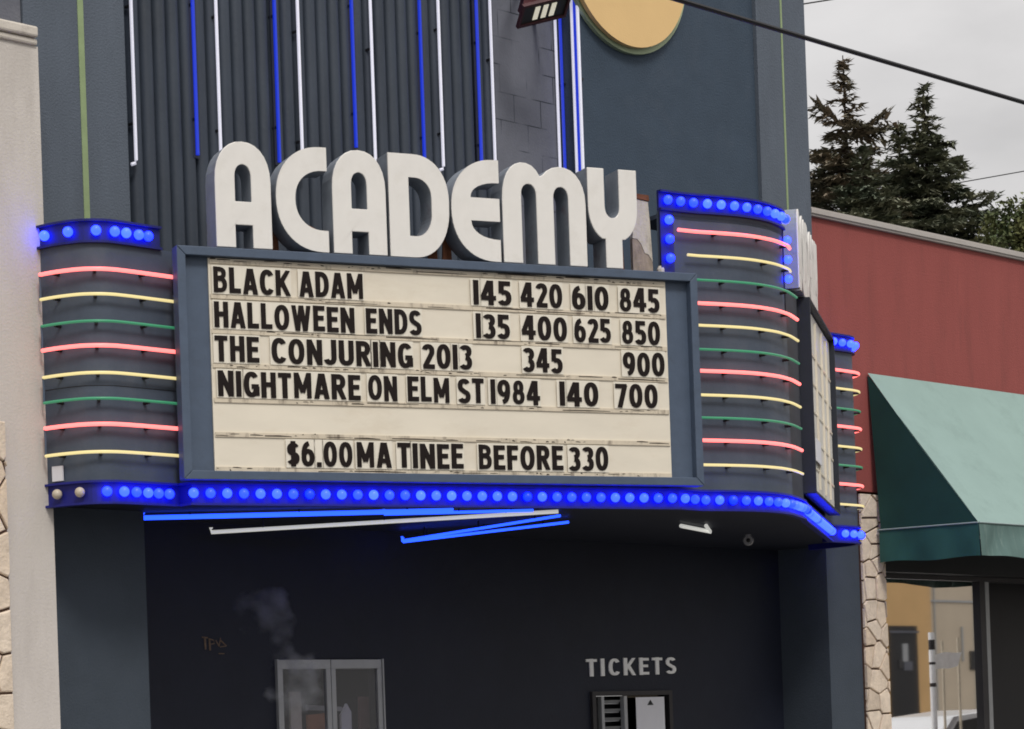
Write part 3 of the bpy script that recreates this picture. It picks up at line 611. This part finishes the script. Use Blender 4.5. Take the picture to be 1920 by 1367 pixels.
# sign-face coordinate of each word's ends, read off the board in metres
def s_at(u, z):          # metres along the left sign face for a pixel column, at height z
    lo, hi = -1.0, 6.0
    for _ in range(50):
        mid = (lo+hi)/2; d = P1(mid, z, .035)-CAM; pu = 960+F_PX*d.dot(_R)/d.dot(_fw)
        lo, hi = (mid, hi) if pu < u else (lo, mid)
    return round((lo+hi)/2, 3)
ROWS = [(0, [('BLACK', 399, 543), ('ADAM', 560.5, 680), ('145', 886.5, 957.5), ('420', 975.5, 1053), ('610', 1071.5, 1140), ('845', 1160.5, 1235)]),
        (1, [('HALLOWEEN', 401, 664), ('ENDS', 685.5, 789), ('135', 891.5, 954.7), ('400', 977.5, 1062), ('625', 1076, 1144), ('850', 1165, 1236.5)]),
        (2, [('THE', 402, 485), ('CONJURING', 508.5, 772), ('2013', 791, 884), ('345', 980, 1053.5), ('900', 1167, 1245)]),
        (3, [('NIGHTMARE', 408, 675), ('ON', 689.5, 744), ('ELM', 763.5, 842), ('ST', 858, 906.5), ('1984', 919, 1011.5), ('140', 1048.5, 1121), ('700', 1153, 1232)]),
        (5, [('$6.00', 538, 660), ('MA', 668, 733), ('TINEE', 745, 868), ('BEFORE', 896.5, 1055), ('330', 1066, 1139.5)])]
for row, words in ROWS:
    z = ROWZ[row]
    for wd, ua, ub in words:
        for i, (c_, x, k, w) in enumerate(lay(wd, s_at(ua, z+.11), s_at(ub, z+.11))):
            dz = random.uniform(-.004, .004); mb = MB(); tilt = 0
            for j, (cl_, pts) in enumerate(glyph(c_)[1]):
                stroke(mb, pts, bool(cl_), T*(.98 if c_ not in 'MWB8' else .86), P1, x, k, z+dz, CH, .0425, .0485+.0004*j)
            kind = 'digit' if c_.isdigit() else ('dollar sign' if c_ == '$' else ('full stop' if c_ == '.' else 'letter'))
            o = mb.build('marquee_letter', M['type'], None)
            base = P1(x+w*k/2, z, .04)
            for vv in o.data.vertices: vv.co -= base
            o.location = base
            what = {'$6.00': 'the price $6.00'}.get(wd, ('the number %s' % wd) if wd.isdigit() else ('the word ' + ('MATINEE' if wd in ('MA', 'TINEE') else wd)))
            pos = i + (2 if wd == 'TINEE' else 0)
            cnt = 'opening' if pos == 0 else ORD[pos] + ' in'
            tag(o, 'black %s%s, %s %s on the %s row of the sign' % (kind, '' if kind in ('dollar sign', 'full stop') else ' ' + c_, cnt, what, RN[row]), 'sign letter', 'movable letters on the readerboard')
            m_ = .045*k if w > .25 else .09*k
            t_ = MB(); t_.plate([[(x-m_, z-.012), (x+w*k+m_, z-.012), (x+w*k+m_, z+CH+.016), (x-m_, z+CH+.016)]], P1, .036+random.uniform(0, .003), .0405)
            to = t_.build('letter_tile', M['tile'], None)
            for vv in to.data.vertices: vv.co -= base
            to.parent = o

# ------------------------------------------------------------------ under the marquee
def onz(u, v, z):
    k = _fw + _R*((u-960)/F_PX) - _U*((v-PY)/F_PX); return CAM + k*((z-CAM.z)/k.z)
ZS = 3.70
def stube(pts, kind, r, label, zz=ZS):
    p = [onz(*pts[0], zz), onz(*pts[1], ZS)]; b = MB()
    b.tube([p[0] + Vector((0, 0, .045))] + p, r, 8)
    o = b.build('neon_tube', NEON[kind], None, True); tag(o, label, 'neon tube', 'neon tubes under the marquee')
    for t in (.15, .5, .85):
        q = p[0].lerp(p[-1], t); MB().tube([q, Vector((q.x, q.y, 3.75))], .009, 6).build('standoff', M['black'], o)
stube([(268, 971), (850, 957)], 'bright_blue', .022, 'longest bright blue tube under the left board of the marquee')
stube([(720, 964), (1000, 957)], 'bright_blue', .014, 'thin blue tube overlapping the right end of the longest blue one')
stube([(396, 998), (1047, 959)], 'dull_white', .019, 'long faintly glowing white tube under the marquee with a bent left end', 3.625)
stube([(754, 1014), (1050, 967)], 'bright_blue', .014, 'left tube of the lower pair of short blue tubes', 3.63)
stube([(756, 1016), (1066, 979)], 'bright_blue', .014, 'right tube of the lower pair of short blue tubes', 3.63)
o = MB(); p = [onz(u, v, 3.71) for u, v in ((1277, 986), (1333, 997), (1324, 986))]; o.tube(p, .022, 8)
tag(o.build('broken_tube', NEON['dull_white'], None, True), 'short bent white tube alone under the right end of the marquee', 'neon tube')
SC = thing('security_camera', 'small grey dome camera with a black lens under the marquee', 'security camera', onz(1403, 1010, 3.745))
p = onz(1403, 1013, 3.68); dv = (CAM-p).normalized()
MB().disc(p + Vector((0, 0, .0)), dv, .062, .03, 24, .05).build('housing', M['cam_white'], SC, True)
MB().ball(p + dv*.02, .027, 12, 8).build('lens', M['black'], SC, True)
MB().tube([p, p+Vector((0, 0, .08))], .035, 12).build('mount', M['cam_white'], SC)

# entrance doors
DR = thing('entrance_doors', 'pair of glazed grey metal doors in the dark entrance wall', 'doors', (4.12, .74, .14))
x0, x1, zt = 3.40, 4.84, 2.412; xm = (x0+x1)/2
def leaf_frame(a, b_):
    f = MB(); f.box(a, a+.06, .715, .765, .16, zt-.10); f.box(b_-.06, b_, .715, .765, .16, zt-.10); f.box(a, b_, .714, .766, zt-.10, zt-.004); f.box(a+.06, b_-.06, .715, .765, .16, .36)
    lf = f.build('door_leaf', M['alu'], DR, bevel=.004)
    MB().box(a+.058, b_-.058, .738, .742, .36, zt-.10).build('pane', M['door_glass'], lf)
    MB().tube([(b_-.1 if a < 4 else a+.1, .66, 1.0), (b_-.1 if a < 4 else a+.1, .66, 1.3)], .015, 8).build('handle', M['alu'], lf)
leaf_frame(x0+.02, xm-.004); leaf_frame(xm+.004, x1-.02)
MB().box(x0, x0+.018, .70, .78, .14, zt).box(x1-.018, x1, .70, .78, .14, zt).build('door_frame', M['alu'], DR)
# shapes added behind the door glass in place of its reflections
def inside(name, label, cat, pts, y, m):
    tag(MB().plate([pts], WALL, -y-.03, -y).build(name, m), label, cat)
inside('stand', 'pale narrow reflected streak behind the left door glass', 'stand', [(3.74, .14), (3.90, .14), (3.89, 2.09), (3.75, 2.09)], .93, M['cornice'])
inside('poster', 'orange poster low behind the left door glass', 'poster', [(3.98, .7), (4.36, .7), (4.36, 1.83), (4.25, 1.865), (4.0, 1.85)], .96, M['reflect_a'])
inside('reflected_bar', 'pale sloping reflected bar above the orange poster behind the door glass', 'rail', [(3.92, 1.90), (4.42, 1.88), (4.42, 1.925), (3.92, 1.955)], .90, M['alu'])
inside('glint', 'white card leaning behind the right door glass', 'glint', [(4.42, 1.0), (4.56, 1.0), (4.57, 1.87), (4.51, 1.96), (4.43, 1.84)], .93, M['paper'])
inside('box', 'brown reflected patch behind the right door glass', 'box', [(4.68, 1.0), (4.94, 1.0), (4.94, 2.02), (4.72, 2.03)], .96, M['reflect_b'])
# ticket sign and window
TS = thing('ticket_sign', 'grey raised lettering reading TICKETS above the ticket window', 'sign', (8.75, .74, 2.2))
G7 = lay('TICKETS', 7.97, 9.535, .16)
for i, (c_, x, k, w) in enumerate(G7):
    mb = MB()
    for j, (cl_, pts) in enumerate(glyph(c_)[1]): stroke(mb, pts, bool(cl_), T*.82, ENTR, x, k, 2.204+.003*i, .20, .003, .018+.0004*j)
    mb.build('letter', M['sign_white'], TS)
TW = thing('ticket_window', 'dark framed ticket window with a slatted rack under the TICKETS sign', 'window', (8.7, .74, 1.0))
f = MB()
for a in ((8.03, 8.09, 1.0, 2.03), (9.36, 9.42, 1.0, 2.03), (8.09, 9.36, 1.98, 2.03), (8.09, 9.36, 1.0, 1.06)): f.box(a[0], a[1], .70, .80, a[2], a[3])
f.build('frame', M['alu_dark'], TW)
MB().box(8.09, 9.36, .93, .94, 1.06, 1.98).build('back_panel', M['black'], TW)
MB().box(8.20, 8.245, .72, .78, 1.06, 1.975).box(8.585, 8.64, .72, .78, 1.06, 1.975).build('rack_post', M['alu'], TW)
s = MB()
for k in range(9): s.add([(8.25, .76, 1.93-.1*k), (8.58, .76, 1.93-.1*k), (8.58, .80, 1.895-.1*k), (8.25, .80, 1.895-.1*k)], [(0, 1, 2, 3)]).box(8.25, 8.58, .80, .81, 1.885-.1*k, 1.90-.1*k)
s.build('slat', M['alu'], TW)
MB().box(8.64, 9.36, .79, .795, 1.06, 1.98).build('pane', M['smoked'], TW)
NT = tag(MB().box(8.77, 9.27, .70, .706, 1.02, 1.955).build('paper_notice', M['paper']), 'white paper notice with a small triangle taped inside the ticket window', 'notice')
MB().plate([[(8.965, 1.862), (9.075, 1.862), (9.02, 1.925)]], WALL, -.699, -.697).build('triangle_mark', M['black'], NT)

# drifting smoke by the doors
sm_ = MB().box(1.75, 3.1, -.95, .2, 1.6, 3.3).build('smoke', M['paper']); tag(sm_, kind='stuff')
m = bpy.data.materials.new('thin smoke'); m.use_nodes = True; t = m.node_tree; nd = t.nodes; nd.clear(); o = nd.new('ShaderNodeOutputMaterial')
vol = nd.new('ShaderNodeVolumePrincipled'); vol.inputs['Color'].default_value = (.9, .92, .97, 1); vol.inputs['Anisotropy'].default_value = .2
tcn = nd.new('ShaderNodeTexCoord'); nz = nd.new('ShaderNodeTexNoise'); nz.inputs['Scale'].default_value = 3.2; nz.inputs['Detail'].default_value = 3; t.links.new(tcn.outputs['Object'], nz.inputs[0])
wz = nd.new('ShaderNodeTexNoise'); wz.inputs['Scale'].default_value = 2.6; wz.inputs['Detail'].default_value = 4; t.links.new(tcn.outputs['Object'], wz.inputs[0])
w1 = nd.new('ShaderNodeVectorMath'); w1.operation = 'MULTIPLY_ADD'; w1.inputs[1].default_value = (.9, .9, .7); w1.inputs[2].default_value = (-.45, -.45, -.35); t.links.new(wz.outputs['Color'], w1.inputs[0])
w2 = nd.new('ShaderNodeVectorMath'); w2.operation = 'ADD'; t.links.new(tcn.outputs['Object'], w2.inputs[0]); t.links.new(w1.outputs[0], w2.inputs[1])
def puff(c, r):
    d = nd.new('ShaderNodeVectorMath'); d.operation = 'DISTANCE'; d.inputs[1].default_value = c; t.links.new(w2.outputs[0], d.inputs[0])
    a = nd.new('ShaderNodeMapRange'); a.inputs[1].default_value = r; a.inputs[2].default_value = 0; a.inputs[3].default_value = 0; a.inputs[4].default_value = 1; t.links.new(d.outputs['Value'], a.inputs[0]); return a.outputs[0]
def add_(a, b_):
    q = nd.new('ShaderNodeMath'); q.operation = 'ADD'; t.links.new(a, q.inputs[0]); t.links.new(b_, q.inputs[1]); return q.outputs[0]
def mul_(a, b_):
    q = nd.new('ShaderNodeMath'); q.operation = 'MULTIPLY'; t.links.new(a, q.inputs[0])
    if isinstance(b_, (int, float)): q.inputs[1].default_value = b_
    else: t.links.new(b_, q.inputs[1])
    return q.outputs[0]
nr = nd.new('ShaderNodeMapRange'); nr.inputs[1].default_value = .42; nr.inputs[2].default_value = .62; t.links.new(nz.outputs[0], nr.inputs[0])
def at_y(u, v, y):
    k = _fw + _R*((u-960)/F_PX) - _U*((v-PY)/F_PX); return CAM + k*((y-CAM.y)/k.y)
tot = add_(add_(add_(puff(at_y(495, 1145, -.4), .21), puff(at_y(522, 1190, -.4), .16)), puff(at_y(556, 1240, -.4), .23)), puff(at_y(546, 1300, -.4), .20))
t.links.new(mul_(mul_(tot, nr.outputs[0]), 9), vol.inputs['Density']); t.links.new(vol.outputs[0], o.inputs['Volume'])
sm_.data.materials[0] = m

# ------------------------------------------------------------------ left neighbour
WH = thing('white_building', 'off white stucco building with a cream ledge at the left edge', 'building', (-4, 0, .14))
MB().box(-12, .047, -.36, 6, .14, 7.70).build('wall', M['white_wall'], WH)
c_ = MB(); c_.box(-12, .03, -.39, .5, 7.70, 7.76); c_.box(-12, .02, -.42, .5, 7.763, 7.86)
c_.build('cornice', M['cornice'], WH, bevel=.02)
MB().box(-12, .14, .02, 6, 7.865, 12).build('upper_wall', M['grey_wall'], WH)
MB().box(-6, -.45, -.385, -.362, .14, 4.40).build('stone_backing', M['mortar'], WH)
flagstones(-2.6, -.452, .16, 4.40, -.383, 4).build('stone_facing', M['stone'], WH)
# ------------------------------------------------------------------ right neighbour
RD = thing('red_building', 'brick red stucco shop building with a metal roof edge behind the green awning', 'building', (16, 0, .14))
MB().box(11.455, 40, .02, 8, 4.45, 7.77).build('wall', M['red_wall'], RD)
MB().box(12.76, 40, .02, .6, 3.46, 4.445).build('awning_shade_band', M['black'], RD)  # wall band under the awning, its deep shade put into a black colour
MB().box(11.46, 40, -.03, 8, 7.772, 7.875).box(11.46, 40, -.05, .0, 7.80, 7.85).build('roof_edge', M['flashing'], RD)
MB().box(12.245, 12.735, -.02, .6, .14, 4.40).build('stone_pier', M['mortar'], RD)
flagstones(12.247, 12.733, .16, 4.41, -.018, 9).build('stone_facing', M['stone'], RD)
f = MB()
f.box(12.74, 12.80, .26, .36, .9, 3.40); f.box(15.25, 15.37, .24, .38, .14, 3.40); f.box(12.74, 15.25, .25, .37, .80, .9); f.box(12.74, 26, .24, .38, 3.40, 3.455)
f.build('window_frame', M['alu_dark'], RD)
MB().box(15.47, 15.56, .3, .42, .14, 3.40).build('door_jamb', M['alu'], RD)
MB().box(12.80, 15.25, .298, .302, .9, 3.40).build('window_pane', M['mirror_glass'], RD)
MB().box(12.8, 15.25, .5, .52, .9, 3.4).box(15.6, 26, 1.2, 1.25, .14, 4.4).build('dark_interior', M['black'], RD)
MB().box(12.74, 15.25, .26, .36, .14, .8).build('stall_riser', M['stone'], RD)
AW = thing('awning', 'pale green canvas shop awning with a drooping valance on the red wall', 'awning', (16, 0, 3.5))
xa, xb, yt, zt_, yf, zf, zv = 12.55, 22.0, -.0, 5.935, -1.557, 3.935, 3.525
def grid(mb, A, B, C_, D, nu, nv, fn):
    n = len(mb.v); v = []
    for j in range(nv+1):
        for i in range(nu+1):
            a = i/nu; b_ = j/nv; p = (Vector(A)*(1-a)+Vector(B)*a)*(1-b_) + (Vector(D)*(1-a)+Vector(C_)*a)*b_; v.append(p + fn(a, b_))
    mb.add(v, [(j*(nu+1)+i, j*(nu+1)+i+1, (j+1)*(nu+1)+i+1, (j+1)*(nu+1)+i) for j in range(nv) for i in range(nu)])
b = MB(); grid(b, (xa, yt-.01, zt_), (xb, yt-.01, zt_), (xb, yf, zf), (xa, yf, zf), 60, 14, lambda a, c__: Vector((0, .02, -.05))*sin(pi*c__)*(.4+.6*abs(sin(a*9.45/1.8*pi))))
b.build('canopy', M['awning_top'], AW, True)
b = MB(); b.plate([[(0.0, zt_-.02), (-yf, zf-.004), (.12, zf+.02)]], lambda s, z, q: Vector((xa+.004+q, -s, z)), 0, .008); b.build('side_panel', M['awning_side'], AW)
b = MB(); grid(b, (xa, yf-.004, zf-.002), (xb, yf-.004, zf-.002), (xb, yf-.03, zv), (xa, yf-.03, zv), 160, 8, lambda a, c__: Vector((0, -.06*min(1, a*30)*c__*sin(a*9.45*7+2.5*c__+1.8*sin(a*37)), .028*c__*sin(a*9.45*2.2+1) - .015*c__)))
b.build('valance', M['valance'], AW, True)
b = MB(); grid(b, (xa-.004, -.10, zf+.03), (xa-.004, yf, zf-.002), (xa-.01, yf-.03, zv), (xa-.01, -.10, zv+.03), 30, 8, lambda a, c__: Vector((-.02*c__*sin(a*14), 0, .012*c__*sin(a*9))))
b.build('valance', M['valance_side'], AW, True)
MB().tube([(xa-.012, -.10, zf+.028), (xa-.012, yf, zf)], .010, 6).tube([(xa, yf-.012, zf), (xb, yf-.012, zf)], .010, 6).build('seam', M['seam'], AW)
MB().box(xa+.03, xb, -.06, -.02, zf, zf+.04).tube([(xa+.03, -.03, zf-.02), (xa+.03, yf+.03, zf-.03)], .016, 6).build('rail', M['alu'], AW)
# ------------------------------------------------------------------ across the street (seen in the shop glass)
TB = thing('tan_building', 'tan boarded building with an orange bay, mirrored in the shop window', 'building', (45, -21, .13))
MB().box(36, 62, -26, -21, .13, 9).build('wall', M['tan'], TB)
MB().box(41.5, 45.0, -20.995, -20.9, .13, 9).build('orange_bay', M['orange'], TB)
db = MB().box(42.9, 44.25, -20.898, -20.87, .13, 4.2).build('door', M['black'], TB)
MB().box(43.5, 43.75, -20.868, -20.85, 3.2, 3.7).build('glass_pane', M['alu'], db); MB().box(43.3, 43.5, -20.868, -20.85, 3.0, 3.25).build('glass_pane', M['alu_dark'], db); MB().box(43.55, 43.95, -20.868, -20.85, 2.95, 3.2).build('notice', M['grey_wall'], db)
MB().box(42.9, 44.3, -20.868, -20.84, 4.0, 4.06).build('lintel', M['grey_wall'], db)
b = MB()
for x in (45.3, 47.3, 49.3): b.box(x-.03, x+.03, -20.995, -20.97, .13, 8)
b.box(45, 62, -20.992, -20.965, 4.9, 4.96).box(46.6, 46.68, -20.99, -20.96, 3.2, 4.2).build('trim', M['alu'], TB)
MB().box(47.0, 48.2, -20.99, -20.95, 2.95, 3.5).build('window', M['black'], TB)
UP = thing('banner_pole', 'white pole with a drooping white banner, mirrored in the shop window', 'pole', (20.4, -4.0, .13))
MB().tube([(20.42, -4.0, .13), (20.42, -4.0, 2.98)], .05, 10).build('pole', M['bright'], UP)
b = MB(); grid(b, (20.5, -4.0, 2.62), (21.25, -4.0, 2.68), (21.15, -4.02, 2.44), (20.5, -4.0, 2.36), 10, 4, lambda a, c__: Vector((0, .02*sin(a*7), .02*sin(a*5+c__)))); b.build('banner', M['bright'], UP)
MB().tube([(20.42, -4.0, 2.70), (20.42, -4.0, 2.86)], .053, 10).build('band', M['alu_dark'], UP); MB().tube([(20.42, -4.0, 2.46), (20.42, -4.0, 2.50)], .053, 10).build('band', M['alu_dark'], UP); MB().tube([(20.42, -4.0, 2.10), (20.42, -4.0, 2.16)], .053, 10).build('band', M['alu_dark'], UP)
MB().tube([(20.75, -4.02, .13), (20.75, -4.02, 2.85)], .022, 8).tube([(21.2, -4.02, .13), (21.2, -4.02, 2.9)], .022, 8).build('post', M['rail'], UP)
CR = thing('parked_car', 'silver parked car, mirrored along the bottom of the shop window', 'car', (23, -5.6, 0))
def car_at(p): return Vector((20.6+p[0], -6.4+p[1], p[2]))
b = MB(); pr = [(0, .35), (0, .75), (.3, .95), (1.3, 1.05), (3.6, 1.05), (4.4, .95), (4.6, .6), (4.6, .35)]
b.plate([pr], lambda s, z, q: car_at((s, -q, z)), -1.75, 0); body = b.build('body', M['car'], CR, bevel=.06)
b = MB(); cab = [(.9, 1.04), (1.55, 1.62), (3.0, 1.72), (3.6, 1.55), (4.1, 1.04)]
b.plate([cab], lambda s, z, q: car_at((s, -q, z)), -1.6, -.15); b.build('cabin', M['car'], CR, bevel=.08)
for yy in (.13, 1.6):
    b = MB(); b.plate([[(1.25, 1.1), (1.68, 1.52), (2.3, 1.58), (2.3, 1.1)]], lambda s, z, q: car_at((s, yy-q, z)), -.02, .02); b.plate([[(2.4, 1.1), (2.4, 1.58), (3.0, 1.6), (3.6, 1.4), (3.75, 1.1)]], lambda s, z, q: car_at((s, yy-q, z)), -.02, .02); b.build('window', M['black'], CR)
for sx in (.85, 3.75):
    for yy in (-.02, 1.6): MB().disc(car_at((sx, yy, .33)), (0, 1, 0), .33, .2, 24).build('wheel', M['tyre'], CR)

# ------------------------------------------------------------------ overhead wires
def wire(pts, r, label):
    return tag(MB().tube(pts, r, 6).build('overhead_cable', M['cable'], None, True), label, 'cable', 'overhead cables')
wire([(x, -5.0, 7.60 + .00035*(x-6)**2) for x in range(-30, 61, 3)], .021, 'thick black cable crossing the top right of the facade and the sky')
# ------------------------------------------------------------------ trees beyond the roofs
def at_d(u, v, d):
    k = _fw + _R*((u-960)/F_PX) - _U*((v-PY)/F_PX); return CAM + k*(d/k.dot(_H))
def fir(u, v, dist, slope, label, matn, seed, density=1.0, gap=.0, rmax=4.5, arms=()):
    rng = random.Random(seed); top_ = at_d(u, v, dist); H_ = top_.z
    root = thing('fir_tree', label, 'tree', (top_.x, top_.y, 0), 'fir trees beyond the roofs')
    MB().tube([(top_.x, top_.y, 0), (top_.x+.1, top_.y, H_*.5), (top_.x, top_.y, H_)], .38, 8, .02).build('trunk', M['bark'], root, True)
    cr = MB(); lb = MB()
    def spray(p, d, ln, w, droop):
        """a flat frond of small needle clumps along a drooping twig"""
        n = max(4, int(ln/.16)); side = d.cross(Vector((0, 0, 1))).normalized()
        for i in range(n):
            t_ = (i+.5)/n; c = p + d*ln*t_ + Vector((0, 0, droop*ln*(-(t_**1.3)*.55 + .35*t_**3)))
            ww = w*(1-.55*t_)*rng.uniform(.5, 1.2)
            for k in range(4):
                a = rng.uniform(-1, 1); q = c + side*a*ww + Vector((rng.uniform(-.05, .05), rng.uniform(-.05, .05), rng.uniform(-.12, .06) - abs(a)*ww*.25))
                e1 = (d*rng.uniform(.4, 1) + side*a*1.1 + Vector((0, 0, rng.uniform(-.55, .35)))).normalized()*rng.uniform(.15, .32)
                e2 = e1.cross(Vector((rng.uniform(-.4, .4), rng.uniform(-.4, .4), 1))).normalized()*rng.uniform(.05, .11)
                cr.add([q-e1*.4-e2, q+e1, q-e1*.4+e2], [(0, 1, 2)])
    z = H_ - .15; k = 0
    while z > 9:
        dz = H_-z; rad = min(rmax, .22 + slope*dz)
        n = int((4 + min(6, dz*.8))*density)
        ph = rng.uniform(0, 6.3)
        for j in range(n):
            if rng.random() < gap: continue
            a = ph + 2*pi*j/n + rng.uniform(-.35, .35); ln = rad*rng.uniform(.5, 1.18); d = Vector((cos(a), sin(a), rng.uniform(-.12, .22))).normalized()
            p = Vector((top_.x, top_.y, z + rng.uniform(-.12, .12)))
            lb.tube([p, p+d*ln*.5+Vector((0, 0, -.1*ln)), p + d*ln*.9 + Vector((0, 0, -.14*ln))], .035, 4, .01)
            spray(p, d, ln, .12+.20*ln**.8, .5)
            for s_ in (-1, 1):
                if ln > 1.0:
                    for f0 in (.35, .6, .8):
                        d2 = (d + d.cross(Vector((0, 0, 1)))*s_*rng.uniform(.6, 1.1)).normalized(); spray(p + d*ln*f0 + Vector((0, 0, -.12*ln*f0)), d2, ln*.42*(1.15-f0*.6), .16, .7)
        z -= rng.uniform(.22, .36) * (1 + .02*dz); k += 1
    for (ua, va, ub, vb) in arms:          # a few long limbs that stand out of the outline
        a_ = at_d(ua, va, dist); b_ = at_d(ub, vb, dist); d = (b_-a_); ln = d.length; d.normalize()
        lb.tube([a_, b_], .05, 4, .015); spray(a_, d, ln, .4, -.1)
        for f0 in (.25, .4, .55, .7, .85):
            for s_ in (-1, 1):
                spray(a_+d*ln*f0, (d + Vector((0, 0, .55*s_-.25)) + d.cross(Vector((0, 0, 1)))*rng.uniform(-.6, .6)).normalized(), ln*.36, .2, .6)
    cr.build('crown', M[matn], root); lb.build('limb', M['bark'], root)
fir(1580, 104, 90, .34, 'tall ragged fir with browning branches just right of the cinema wall', 'fir_brown', 3, .9, .22, 2.6, ((1585, 262, 1662, 212), (1580, 235, 1530, 190), (1585, 250, 1655, 245)))
fir(1731, 160, 92, .42, 'tall green fir with evenly layered branches', 'fir_green', 5, 1.15, .08, 3.4, ((1740, 440, 1865, 370), (1735, 400, 1830, 385)))
fir(1684, 226, 95, .45, 'short dark fir between the two tall ones', 'fir_green', 8, 1.1, .05, 2.4)
fir(1618, 275, 88, .6, 'broad dense fir low between the two tall ones', 'fir_green', 11, 1.25, .0, 3.6)
fir(1545, 290, 93, .6, 'dense dark fir partly hidden behind the cinema wall', 'fir_green', 12, 1.2, .0, 3.2)
fir(1800, 395, 94, .55, 'low fir rising just above the red building roof edge', 'fir_green', 14, 1.1, .1, 3.0)
def broadleaf(u, v, dist, rad, label, seed):
    rng = random.Random(seed); c = at_d(u, v, dist); root = thing('broadleaf_tree', label, 'tree', (c.x, c.y, 0))
    MB().tube([(c.x, c.y, 0), (c.x+.2, c.y, c.z-1)], .3, 8, .12).build('trunk', M['bark'], root, True)
    cr = MB(); lb = MB()
    for i in range(70):
        d = Vector((rng.gauss(0, 1), rng.gauss(0, 1), rng.gauss(0, .8))).normalized(); p = c + d*rad*rng.uniform(.35, 1.0); lb.tube([(c.x, c.y, c.z-rad*.8), (Vector((c.x, c.y, c.z-rad*.3))+p)/2, p], .05, 4, .01)
        rr = rng.uniform(.25, .55)
        for k in range(70):
            q = p + Vector((rng.gauss(0, rr*.5), rng.gauss(0, rr*.5), rng.gauss(0, rr*.4))); e1 = Vector((rng.uniform(-1, 1), rng.uniform(-1, 1), rng.uniform(-1, .4))).normalized()*rng.uniform(.06, .13); e2 = e1.cross(Vector((rng.uniform(-1, 1), rng.uniform(-1, 1), 1))).normalized()*.05
            cr.add([q-e1, q+e2, q+e1, q-e2], [(0, 1, 2, 3)])
    cr.build('crown', M['leaf'], root); lb.build('limb', M['bark'], root)
broadleaf(1935, 440, 80, 1.5, 'yellow green broadleaf tree at the right edge above the red roof', 21)
wire([at_d(1440, 18, 60), at_d(1560, -1, 60), at_d(1700, -28, 60)], .018, 'hair-thin wire at the top of the sky')
wire([at_d(1700, 360, 97), at_d(1920, 321, 97), at_d(2100, 288, 97)], .022, 'thin wire leaving the tall green fir to the right')
